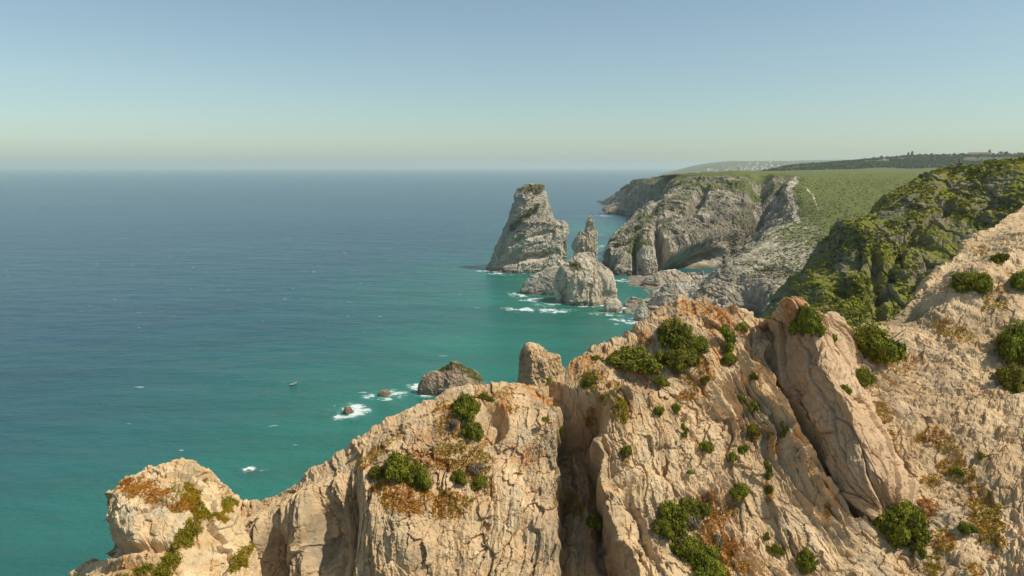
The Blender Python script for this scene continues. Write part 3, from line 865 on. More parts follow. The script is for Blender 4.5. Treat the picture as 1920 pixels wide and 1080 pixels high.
# spur and green valley side
SPR = [
    [(1440, 352, 1020), (1466, 345, 1010), (1493, 330, 1000), (1590, 326, 1060), (1690, 325, 1120), (1790, 324, 1250), (1900, 322, 1400)],
    [(1438, 395, 930), (1462, 378, 915), (1483, 358, 890), (1590, 352, 900), (1690, 345, 930), (1770, 340, 960), (1860, 336, 1000)],
    [(1400, 460, 830), (1440, 430, 800), (1493, 405, 770), (1560, 400, 720), (1640, 395, 720), (1720, 388, 720), (1800, 380, 720)],
    [(1352, 512, 745), (1395, 472, 730), (1446, 428, 710), (1510, 442, 650), (1580, 448, 610), (1640, 450, 580), (1700, 460, 560)],
    [(1310, 542, 650), (1345, 510, 660), (1405, 466, 660), (1455, 482, 610), (1515, 505, 560), (1570, 530, 510), (1620, 560, 480)],
    [(1288, 566, 0), (1315, 540, 620), (1362, 500, 615), (1400, 518, 580), (1440, 545, 530), (1490, 580, 470), (1540, 620, 430)],
    [(1270, 590, 0), (1295, 570, 575), (1325, 548, 572), (1365, 585, 535), (1410, 625, 480), (1450, 660, 430), (1500, 700, 390)],
    [(1262, 606, 0), (1280, 596, 545), (1305, 600, 530), (1345, 640, 495), (1385, 680, 440), (1420, 720, 390), (1460, 760, 350)],
]
G = loft([[at_z(c[0], c[1], -4) if c[2] == 0 else at(*c) for c in r] for r in SPR], 620, 640)
def spr_disp(G, U, V, px, py):
    rocky = np.clip(np.maximum(1 - sstep(-12, 22, px - np.interp(py, [330, 358, 405, 430, 466, 500, 548], [1493, 1483, 1493, 1446, 1405, 1362, 1325])), sstep(470, 530, py)), 0, 1)
    D = base_d(G, U, V, px, py) * (0.12 + 0.62 * rocky)
    D += scrub_bumps(G, 1.0) * 1.2
    D -= 12 * ell(px, py, 1400, 560, 30, 30, 0, .6)
    D += 6 * ell(px, py, 1445, 580, 16, 40, 15, .6)
    return D
def spr_attr(P, N, U, V, px, py):
    X, Y, Z = P[..., 0], P[..., 1], P[..., 2]
    n = fbm(X * .035, Y * .035, Z * .035, 5); n2 = fbm(X * .12 + 7, Y * .12, Z * .12, 4, .65)
    xr = np.interp(py, [330, 358, 405, 430, 466, 500, 548], [1493, 1483, 1493, 1446, 1405, 1362, 1325])
    right = sstep(-15, 12, px - xr)
    n3 = fbm(X * .3, Y * .3, Z * .3, 4, .65)
    bare = sstep(350, 500, py + 60 * n - (px - 1480) * .55)
    vein = ridged(X * .045 + .6 * n2, Y * .045, Z * .045, 3)
    g = right * np.clip(1.25 - 1.15 * bare + (2.6 * n3 + 1.6 * n2) * sstep(-.2, .6, bare) - 2.2 * np.clip(vein - .82, 0, 1) * bare, 0, 1)
    g *= 1 - 0.85 * sstep(485, 530, py + 60 * n)
    g = np.maximum(g, (1 - right) * np.clip(0.1 + 2.2 * n, 0, 1) * 0.7)
    # pale worn path
    pth = np.zeros(px.shape)
    for (pts, wd) in [(((1484, 326), (1492, 340), (1480, 352), (1482, 372), (1492, 388), (1488, 402), (1495, 414)), 5.5), (((1495, 414), (1470, 424), (1448, 432), (1430, 437)), 2.0),
                      (((1512, 352), (1524, 366), (1534, 392)), 1.2)]:
        d = np.full(px.shape, 99.0)
        for (x0, y0), (x1, y1) in zip(pts[:-1], pts[1:]):
            tt = np.clip(((px - x0) * (x1 - x0) + (py - y0) * (y1 - y0)) / ((x1 - x0) ** 2 + (y1 - y0) ** 2), 0, 1)
            d = np.minimum(d, np.hypot(px - x0 - tt * (x1 - x0), (py - y0 - tt * (y1 - y0)) * 1.3))
        pth = np.maximum(pth, (d + 5 * n2 < wd) * 1.0); g = np.where(d + 5 * n2 < wd, 0.0, g)
    t = 0.50 + 0.6 * fbm(X * .06, Y * .06, Z * .06, 5, .6) + 0.14 * right * (py < 500)
    t = np.where(pth > 0, 1.25, t)
    g = np.maximum(g, sstep(1540, 1600, px) * sstep(560, 470, py) * .9)
    return dict(tone=t, veg=g)
terrain('headland_slope', G, M_HEAD, spr_disp, spr_attr)

# beach shingle in the cove
Gb = loft([[at_z(x, y, z * k) for x, z in ((1160, -1.5), (1190, 0.6), (1230, 2.2), (1275, 5), (1320, 10), (1365, 15))] for y, k in ((600, .15), (588, .3), (575, .5), (560, .6), (545, .8), (530, 1.0), (512, 1.1))], 200, 300)
def beach_disp(G, U, V, px, py):
    X, Y = G[..., 0], G[..., 1]
    D = 3.0 * fbm(X * .08, Y * .08, None, 5, .65) - 1.4 * ell(px, py, 1175, 600, 40, 12, 0, .5) - 3.2 * ell(px, py, 1190, 548, 44, 10, 0, .5)
    rise = sstep(1240, 1320, px)
    wn = fbm(X * .1, Y * .1, None, 3)
    w1, w2, c, tl = worley(X * .10 + wn, Y * .07 + wn, 3)
    D += rise * (tl * 9 + (c - .5) * 4 + 5 * fbm(X * .05, Y * .05, None, 4))
    w1, w2, c, tl = worley(X * .35 + wn, Y * .3, 4)
    return D + (tl * 2.0 + (c - .4) * 1.2) * (.4 + rise)
terrain('beach', Gb, M_STACK, beach_disp, lambda P, N, U, V, px, py: dict(tone=0.5 + 0.7 * fbm(P[..., 0] * .15, P[..., 1] * .15, None, 5)))

# =============================================================== MIDDLE GREEN RIDGE
MR = [  # crest, then three rows down the near side
    [(2500, 190, 250), (2520, 330, 220), (2560, 480, 190), (2600, 800, 165)],
    [(2200, 242, 255), (2230, 370, 228), (2270, 500, 200), (2300, 800, 175)],
    [(2020, 280, 260), (2045, 390, 234), (2080, 510, 208), (2110, 800, 180)],
    [(1920, 303, 264), (1945, 400, 240), (1980, 515, 214), (2010, 800, 184)],
    [(1860, 313, 272), (1885, 405, 246), (1915, 520, 218), (1940, 800, 186)],
    [(1800, 324, 280), (1825, 415, 252), (1850, 530, 222), (1870, 800, 188)],
    [(1745, 342, 278), (1770, 430, 252), (1795, 545, 222), (1815, 800, 188)],
    [(1700, 368, 272), (1725, 450, 248), (1750, 560, 220), (1770, 800, 188)],
    [(1655, 408, 266), (1680, 480, 244), (1700, 575, 220), (1715, 800, 186)],
    [(1612, 428, 262), (1635, 500, 242), (1655, 590, 218), (1670, 800, 184)],
    [(1590, 455, 262), (1608, 520, 238), (1622, 600, 214), (1635, 800, 182)],
    [(1570, 505, 256), (1580, 560, 232), (1590, 620, 210), (1600, 800, 180)],
    [(1530, 552, 246), (1540, 595, 226), (1548, 645, 206), (1556, 800, 178)],
    [(1500, 592, 236), (1508, 630, 216), (1512, 670, 200), (1516, 800, 176)],
    [(1462, 640, 228), (1468, 670, 212), (1470, 700, 198), (1472, 800, 176)],
]
cr = [at(*c[0]) for c in MR]
G = loft([[p + np.array((-12, 90, -70)) for p in cr], [p + np.array((-2, 28, -7)) for p in cr], cr] + [[at(*c[k]) for c in MR] for k in (1, 2, 3)], 560, 980)
def mr_disp(G, U, V, px, py):
    X, Y, Z = G[..., 0], G[..., 1], G[..., 2]
    a1 = X * 0.75 + Z * 0.66; a2 = -X * 0.66 + Z * 0.75
    D = 5 * fbm(X * .03, Y * .03, Z * .03, 4)
    D += 3.0 * (ridged(a1 * .05, Y * .03, a2 * .02, 4) - .5)
    w1, w2, c, tl = worley(a1 * .16 + .4 * fbm(X * .1, Y * .1, Z * .1, 2), a2 * .07 + Y * .03, 5)
    D += (c - .5) * 2.0 + tl * 3.0 - 0.7 * (1 - sstep(0, .08, w2 - w1))
    wn = fbm(X * .16, Y * .16, Z * .16, 4)
    D += 2.0 * wn + 0.9 * fbm(X * .5, Y * .5, Z * .5, 5, .65) + .5 * ridged(a1 * .5, Y * .4, a2 * .2, 3)
    # shaded clefts running down the slope
    for (cx, cy, rx, ry, a, k) in [(1647, 530, 9, 75, -4, 7), (1690, 470, 9, 50, 28, 5), (1575, 540, 10, 40, 30, 4), (1760, 400, 9, 40, 40, 4), (1605, 470, 14, 30, 18, 7), (1840, 395, 10, 40, 45, 4), (1720, 520, 10, 40, 35, 4)]:
        D -= .62 * k * ell(px + 18 * wn, py + 10 * wn, cx, cy, rx, ry, a, .8)
    crest = np.exp(-((V - V[np.argmin(np.abs(np.linspace(0, 5, G.shape[0]) - 2))][None]) / 12) ** 2)
    return (D - 1.5) * (1 - 0.55 * crest)
def mr_attr(P, N, U, V, px, py):
    X, Y, Z = P[..., 0], P[..., 1], P[..., 2]
    n = fbm(X * .07, Y * .07, Z * .07, 5, .6)
    n4 = fbm(X * .4, Y * .4, Z * .4, 4, .65)
    g = np.clip(0.9 * sstep(0.20, 0.6, N[..., 2]) + 2.3 * n + 1.5 * n4 + 0.02, 0, 1)
    g = np.maximum(g, ell(px, py, 1610, 560, 34, 70, 12, .4) * .9)
    g *= 1 - 0.85 * ell(px, py, 1606, 470, 16, 30, 18, .5)
    g *= 1 - 0.7 * ell(px, py, 1725, 372, 45, 16, -35, .5)
    return dict(tone=.45 + .6 * fbm(X * .15, Y * .15, Z * .15, 4), veg=g)
terrain('green_ridge', G, M_MID, mr_disp, mr_attr)

# =============================================================== FAR PLATEAU AND HILLS
PXC = [1180, 1235, 1290, 1345, 1400, 1450, 1500, 1600, 1700, 1800, 1950, 2300, 2900]
FR = {
    1110: [-9, -9, 90, 104, 104, 104, 103, 102, 101, 103, 108, 112, 120],
    1300: [-9, -9, 100, 106, 106.5, 106.5, 106, 105, 105, 106, 110, 114, 120],
    1650: [-9, -9, 60, 107, 107.5, 107.5, 107.5, 107, 107, 108, 110, 114, 120],
    2100: [-9, -9, 20, 100, 107, 108, 108.5, 109, 109, 110, 112, 116, 122],
    2500: [-9, -9, -9, 70, 98, 106, 109, 112, 114, 116, 118, 120, 126],
    2900: [-9, -9, -9, 40, 90, 112, 125, 140, 152, 156, 158, 160, 166],
    3200: [-9, -9, -9, 20, 90, 115, 128, 146, 166, 168, 170, 172, 176],
    3900: [-9, -9, -9, -5, 60, 90, 110, 120, 130, 135, 140, 150, 160],
    5000: [-9, -9, -9, 10, 60, 85, 105, 125, 135, 145, 150, 160, 170],
    6500: [-9, -9, 20, 80, 92, 100, 112, 130, 150, 160, 170, 180, 190],
    8000: [-9, -9, 60, 120, 135, 142, 150, 165, 175, 185, 190, 200, 210],
    9800: [-9, -5, 110, 172, 185, 186, 190, 200, 210, 215, 220, 230, 240],
    12000: [-9, 10, 135, 205, 212, 216, 224, 240, 240, 232, 250, 260, 270],
    15000: [-9, -9, 60, 110, 120, 130, 140, 150, 150, 150, 150, 150, 150],
}
rows = []
for Yv, zs in FR.items():
    rows.append([np.array(((pxv - 960) / F / CP * Yv, Yv, zz)) for pxv, zz in zip(PXC, zs)])
G = loft(rows, 620, 900)
def far_disp(G, U, V, px, py):
    X, Y, Z = G[..., 0], G[..., 1], G[..., 2]
    k = np.clip((Y - 2200) / 1500, 0.0, 1)
    return (0.15 + k) * (9 * fbm(X * .0022, Y * .0022, None, 4) + 4.0 * fbm(X * .012, Y * .012, None, 4)) + (1.6 + 1.5 * k) * fbm(X * .05, Y * .05, None, 5, .65)
def far_attr(P, N, U, V, px, py):
    X, Y, Z = P[..., 0], P[..., 1], P[..., 2]
    n = fbm(X * .004, Y * .004, None, 5, .6); n2 = fbm(X * .02, Y * .006, None, 4)
    near = 1 - sstep(2300, 2700, Y)
    g = np.clip(near * 0.95 + 0.35 + 0.8 * n, 0, 1)
    bare = ell(px, py, 1735, 341, 28, 3, 0, .5) * (n2 > 0.05)
    g = g * (1 - bare)
    return dict(tone=np.clip(.40 + .5 * n + 0.2 * n2 + bare, 0, 1), veg=g)
terrain('hills', G, M_FAR, far_disp, far_attr)

# =============================================================== SEA
def build_sea():
    na, nr = 1250, 1250
    ang = np.linspace(R(-62), R(62), na)
    rad = np.exp(np.linspace(math.log(40), math.log(60000), nr))
    A, Rr = np.meshgrid(ang, rad)
    X = Rr * np.sin(A); Y = Rr * np.cos(A)
    px, py = project(np.stack([X, Y, 0 * X], -1))
    # shallow water follows the shore
    shore = [at_z(x, y) for x, y in [(1160, 585), (1210, 640), (1100, 585), (1040, 570), (980, 560), (1180, 620), (1150, 530), (1180, 560), (850, 740), (760, 760), (900, 720), (1000, 700),
                                     (650, 900), (560, 960), (480, 1010), (1140, 470), (1135, 430), (1000, 520)]]
    d = np.full(X.shape, 1e9)
    for s_ in shore:
        d = np.minimum(d, np.hypot(X - s_[0], Y - s_[1]))
    n = fbm(X * .006, Y * .006, None, 4); n2 = fbm(X * .02 + 5, Y * .02, None, 4)
    sh = np.clip(np.exp(-(d / 125.0) ** 1.1) * 1.05 + 0.30 * n * np.exp(-d / 400), 0, 1)
    sh = np.maximum(sh, ell(X, Y, *at_z(1010, 640)[:2], 130, 120, 0, .9) * (0.9 + .5 * n))
    foam = np.zeros(X.shape)
    wfx = 7 * fbm(X * .045, Y * .045, None, 4, .6); wfy = 9 * fbm(X * .045 + 30, Y * .045, None, 4, .6)
    def fm(cx, cy, rx, ry, k, a=0):
        nonlocal foam
        c = at_z(cx, cy); m = (abs(X - c[0]) < 120) & (abs(Y - c[1]) < 120)
        foam[m] = np.maximum(foam[m], k * ell(X[m] + wfx[m] * min(1, rx / 8), Y[m] + wfy[m] * min(1, rx / 8), c[0], c[1], rx, ry, a, .85))
    # cx, cy in the photo, radii in metres on the water
    for a in [(910, 508, 10, 9, 1), (930, 513, 12, 7, .9), (895, 505, 8, 8, .55), (950, 516, 10, 6, .6), (970, 553, 9, 12, 1), (1000, 562, 12, 10, 1), (1025, 571, 12, 9, .9), (990, 580, 18, 10, 1.0), (1030, 583, 16, 9, .85), (960, 578, 9, 8, .9),
              (1060, 582, 10, 8, .7), (1120, 588, 10, 7, .8), (1150, 590, 8, 6, .8), (1170, 578, 7, 7, .8), (1180, 600, 10, 8, 1.1), (1200, 606, 11, 7, 1.1), (1160, 600, 8, 8, .8), (1225, 604, 8, 6, 1.0), (1160, 525, 12, 14, .8), (1185, 527, 12, 12, .8),
              (1175, 558, 9, 9, .5), (1140, 530, 8, 14, .7), (655, 772, 8.5, 10, 1.25), (640, 780, 6, 5, 1.1), (668, 770, 8, 7, .8), (700, 741, 5, 6, 1.0), (722, 746, 7, 4, 1.1), (742, 741, 6, 5, .9), (722, 735, 9, 5, .55),
              (772, 724, 3.5, 5, 1.2), (790, 732, 7, 4, .8), (465, 882, 3.5, 2.6, 1.0), (492, 882, 3.5, 1.6, .5), (575, 912, 3.2, 4.2, 1.3), (560, 920, 3, 3, .7), (905, 716, 3, 4, .6), (1137, 405, 22, 25, .7), (1125, 404, 25, 20, .6), (1090, 405, 40, 12, .6), (1120, 440, 20, 30, .5), (1128, 462, 12, 18, .8)]:
        fm(*a[:5])
    for fp in FOOT:
        big = np.ptp(fp[:, 0]) > 12
        rr = 5.5 if big else 2.2
        m = (X > fp[:, 0].min() - 14) & (X < fp[:, 0].max() + 14) & (Y > fp[:, 1].min() - 14) & (Y < fp[:, 1].max() + 14)
        if m.sum() == 0: continue
        q = np.stack([X[m], Y[m]], 1)
        dm = np.min(np.hypot(q[:, None, 0] - fp[None, :, 0], q[:, None, 1] - fp[None, :, 1]), axis=1) if len(q) * len(fp) < 4e7 else np.full(len(q), 99.)
        foam[m] = np.maximum(foam[m], (1.0 - dm / rr) * .95 * (1 + .8 * wfx[m] / 9))
    foam = np.clip(foam * (0.65 + 1.5 * fbm(X * .12, Y * .12, None, 4, .6)), 0, 1.2)
    reef = np.zeros(X.shape)
    for (cx, cy, rx, ry) in [(610, 780, 8, 5), (535, 775, 7, 4), (480, 886, 7, 4), (590, 880, 12, 6), (880, 590, 10, 10), (1120, 640, 12, 14)]:
        c = at_z(cx, cy); reef = np.maximum(reef, ell(X, Y, c[0], c[1], rx, ry, 0, .8) * (.6 + 1.2 * n2))
    # swell as real relief
    k = np.clip(1.2 - Rr / 3500, 0, 1)
    wd = (X * 0.25 + Y * 0.97); wc = (X * 0.97 - Y * 0.25)
    Z = k * (0.50 * fbm(wc * .010, wd * .035, None, 3) + 0.40 * fbm(wc * .05, wd * .13, None, 3))
    Z = Z + 0.5 * np.clip(foam, 0, 1) * fbm(X * .3, Y * .3, None, 3)
    P = np.stack([X, Y, Z], -1)
    m, nt, bs = new_mat('sea_water'); t = NT(nt)
    big = t.noise(0.004, 5, .55, t.mapping((0.35, 1.0, 1), (0, 0, R(14))))
    c = t.mix(t.ramp(big, [(0.35, 0.0), (0.65, 1.0)]), (0.014, 0.062, 0.102), (0.020, 0.086, 0.122))
    shc = t.attr('shallow')
    c = t.mix(t.ramp(shc, [(0.0, 0.0), (0.35, 0.45), (0.9, 1.0)]), c, (0.022, 0.162, 0.118))
    streak = t.ramp(t.noise(0.03, 6, .6, t.mapping((0.22, 1.0, 1), (0, 0, R(14)))), [(0.35, 0.75), (0.65, 1.15)])
    c = t.mix(0.6, c, streak, 'MULTIPLY')
    c = t.mix(t.math('MULTIPLY', t.attr('reef'), 0.6), c, (0.045, 0.06, 0.045))
    fn = t.noise(0.55, 8, .75, t.mapping((0.55, 1.0, 1), (0, 0, R(14))), 0.6)
    ff = t.math('ADD', t.attr('foam'), t.math('MULTIPLY', t.math('SUBTRACT', fn, 0.5), 2.1))
    ff = t.ramp(ff, [(0.42, 0.0), (0.72, 0.9)])
    # scattered whitecaps
    wcap = t.noise(0.16, 2, .5, t.mapping((0.45, 1.0, 1), (0, 0, R(14))))
    wc2 = t.noise(0.011, 3, .5)
    cap = t.math('MULTIPLY', t.ramp(wcap, [(0.725, 0.0), (0.76, 0.75)]), t.ramp(wc2, [(0.45, 0.0), (0.6, 1.0)]))
    ff = t.math('MAXIMUM', ff, cap)
    halo = t.math('MULTIPLY', t.ramp(t.attr('foam'), [(0.05, 0.0), (0.8, 0.5)]), 0.7)
    c = t.mix(halo, c, (0.10, 0.36, 0.30))
    c = t.mix(ff, c, (0.78, 0.80, 0.76))
    nt.links.new(c, bs.inputs['Base Color'])
    bs.inputs['IOR'].default_value = 1.33
    bs.inputs['Specular IOR Level'].default_value = 0.4
    nt.links.new(t.math('ADD', 0.22, t.math('MULTIPLY', ff, 0.6)), bs.inputs['Roughness'])
    h1 = t.noise(0.045, 5, .6, t.mapping((0.4, 1.0, 1), (0, 0, R(14))))
    h2 = t.noise(0.42, 6, .65, t.mapping((0.6, 1.0, 1), (0, 0, R(9))))
    b = t.bump(h1, 4.5, 1.0)
    b = t.bump(h2, 0.9, 1.0, b)
    nt.links.new(b, bs.inputs['Normal'])
    o = mesh_obj('sea', P.reshape(-1, 3), grid_faces(nr, na)[:, ::-1], m, smooth=True, attrs=dict(shallow=sh, foam=foam, reef=reef))
    structure(o)
build_sea()

# =============================================================== PLANTS
def leaf_cloud(n, blobs, leaf, rs, flat=0.75):
    """leaf quads over and inside a cluster of lumpy blobs; returns verts, faces, tint"""
    b = np.array(blobs)
    vol = b[:, 3] ** 2; pick = rs.choice(len(b), n, p=vol / vol.sum())
    d = rs.normal(size=(n, 3)); d /= np.linalg.norm(d, axis=1)[:, None]
    d[:, 2] = np.where(d[:, 2] < -0.3, -d[:, 2], d[:, 2])
    lump = 1 + 0.32 * fbm(d[:, 0] * 2.3 + pick, d[:, 1] * 2.3, d[:, 2] * 2.3, 3) * 2
    r = (rs.uniform(0.40, 1.25, n) ** 0.5) * lump
    c = b[pick, :3] + d * (b[pick, 3] * r)[:, None] * np.array((1, 1, flat))
    up = d + rs.normal(size=(n, 3)) * 0.55 + np.array((0, 0, 0.25)); up /= np.linalg.norm(up, axis=1)[:, None]
    a = np.cross(up, rs.normal(size=(n, 3))); a /= np.linalg.norm(a, axis=1)[:, None] + 1e-6
    e = np.cross(up, a)
    s = leaf * rs.uniform(0.6, 1.4, n)[:, None]
    V = np.stack([c - a * s, c - e * s * .55, c + a * s, c + e * s * .55 + up * s * .25], 1).reshape(-1, 3)
    Fc = np.arange(4 * n).reshape(-1, 4)
    ti = np.clip(rs.uniform(0.1, 0.8, n) + 0.9 * fbm(c[:, 0] * 3, c[:, 1] * 3, c[:, 2] * 3, 2), 0, 1)
    return V, Fc, np.repeat(ti, 4)

def core(blobs, rs, k=0.70):
    Vs, Fs, off = [], [], 0
    for (x, y, z, r) in blobs:
        nu_, nv_ = 14, 9
        th = np.linspace(0, 2 * np.pi, nu_, endpoint=False); ph = np.linspace(0.05, np.pi - .05, nv_)
        T, Pp = np.meshgrid(th, ph)
        D = np.stack([np.cos(T) * np.sin(Pp), np.sin(T) * np.sin(Pp), np.cos(Pp)], -1)
        rr = r * k * (1 + 0.3 * fbm(D[..., 0] * 2 + x, D[..., 1] * 2 + y, D[..., 2] * 2, 2) * 2)
        P = D * rr[..., None] * np.array((1, 1, .75)) + np.array((x, y, z))
        Vs.append(P.reshape(-1, 3)); Fs.append(grid_faces(nv_, nu_, True)[:, ::-1] + off); off += nu_ * nv_
    return np.concatenate(Vs), np.concatenate(Fs)

def tube(p0, p1, r0, r1, n=6):
    p0 = np.array(p0, float); p1 = np.array(p1, float); d = p1 - p0; d /= np.linalg.norm(d) + 1e-9
    a = np.cross(d, (0.3, 0.9, 0.2)); a /= np.linalg.norm(a); b = np.cross(d, a)
    th = np.linspace(0, 2 * np.pi, n, endpoint=False)
    ring = np.cos(th)[:, None] * a + np.sin(th)[:, None] * b
    return np.concatenate([p0 + ring * r0, p1 + ring * r1]), grid_faces(2, n, True)

def join(parts):
    V, Fc, off = [], [], 0
    for v, f in parts:
        V.append(v); Fc.append(f + off); off += len(v)
    return np.concatenate(V), np.concatenate(Fc)

def bush_proto(seed, kind='round', n=6500, leaf=0.050):
    """unit-radius bush at the origin; foliage mesh + branch mesh"""
    rs = np.random.default_rng(seed)
    blobs = [(0, 0, 0.35, 0.55)]
    if kind == 'round':
        for i in range(11):
            a = rs.uniform(0, 6.28); q = rs.uniform(.3, .68)
            blobs.append((math.cos(a) * q, math.sin(a) * q, rs.uniform(.12, .6), rs.uniform(.22, .38)))
    elif kind == 'wide':
        for i in range(16):
            a = rs.uniform(0, 6.28); q = rs.uniform(.3, .85)
            blobs.append((math.cos(a) * q * 1.15, math.sin(a) * q * .9, rs.uniform(.05, .42), rs.uniform(.20, .36)))
    else:
        blobs = [(0, 0, 0.25, 0.34)]
        for i in range(9):
            a = rs.uniform(0, 6.28); q = rs.uniform(.1, .5)
            blobs.append((math.cos(a) * q * .8, math.sin(a) * q * .8, rs.uniform(.1, .95), rs.uniform(.16, .30)))
    V, Fc, ti = leaf_cloud(n, blobs, leaf, rs)
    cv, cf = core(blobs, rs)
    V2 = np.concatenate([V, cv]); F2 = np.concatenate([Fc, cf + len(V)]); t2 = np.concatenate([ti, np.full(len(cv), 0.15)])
    br = []
    for i in range(26):
        a = rs.uniform(0, 6.28); q = rs.uniform(.4, 1.02); z = rs.uniform(.0, .9)
        m = np.array((math.cos(a) * q * .5, math.sin(a) * q * .5, z * .6)); e = np.array((math.cos(a) * q, math.sin(a) * q, z))
        br.append(tube((0, 0, -.25), m, .035, .02)); br.append(tube(m, e, .02, .006))
    bv, bf = join(br)
    return (V2, F2, t2), (bv, bf)

PROT = {}
for nm, sd_, kd, n_, lf in [('r0', 1, 'round', 7500, .050), ('r1', 2, 'round', 7500, .050), ('w0', 3, 'wide', 8500, .048), ('w1', 4, 'wide', 8500, .048), ('t0', 5, 'tall', 5500, .045),
                            ('s0', 6, 'round', 1500, .10), ('s1', 7, 'wide', 1500, .10)]:
    PROT[nm] = bush_proto(sd_, kd, n_, lf)
MESHES = {}
def bush(kind, loc, sx, sy, sz, rz, label, group, grey=False):
    root = bpy.data.objects.new('bush', None); COL.objects.link(root)
    root.location = loc; root.scale = (sx, sy, sz); root.rotation_euler = (0, 0, rz)
    root.empty_display_size = 0.2
    tag(root, label, 'bush', group)
    key = (kind, grey)
    if key not in MESHES:
        (V, Fc, ti), (bv, bf) = PROT[kind]
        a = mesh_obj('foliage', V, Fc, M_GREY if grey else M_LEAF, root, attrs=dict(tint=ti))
        b = mesh_obj('branches', bv, bf, M_WOOD, root, smooth=True)
        MESHES[key] = (a, b)
    else:
        for src in MESHES[key]:
            c = src.copy(); COL.objects.link(c); c.parent = root
    return root

BU = 'green bushes growing on the near cliff'
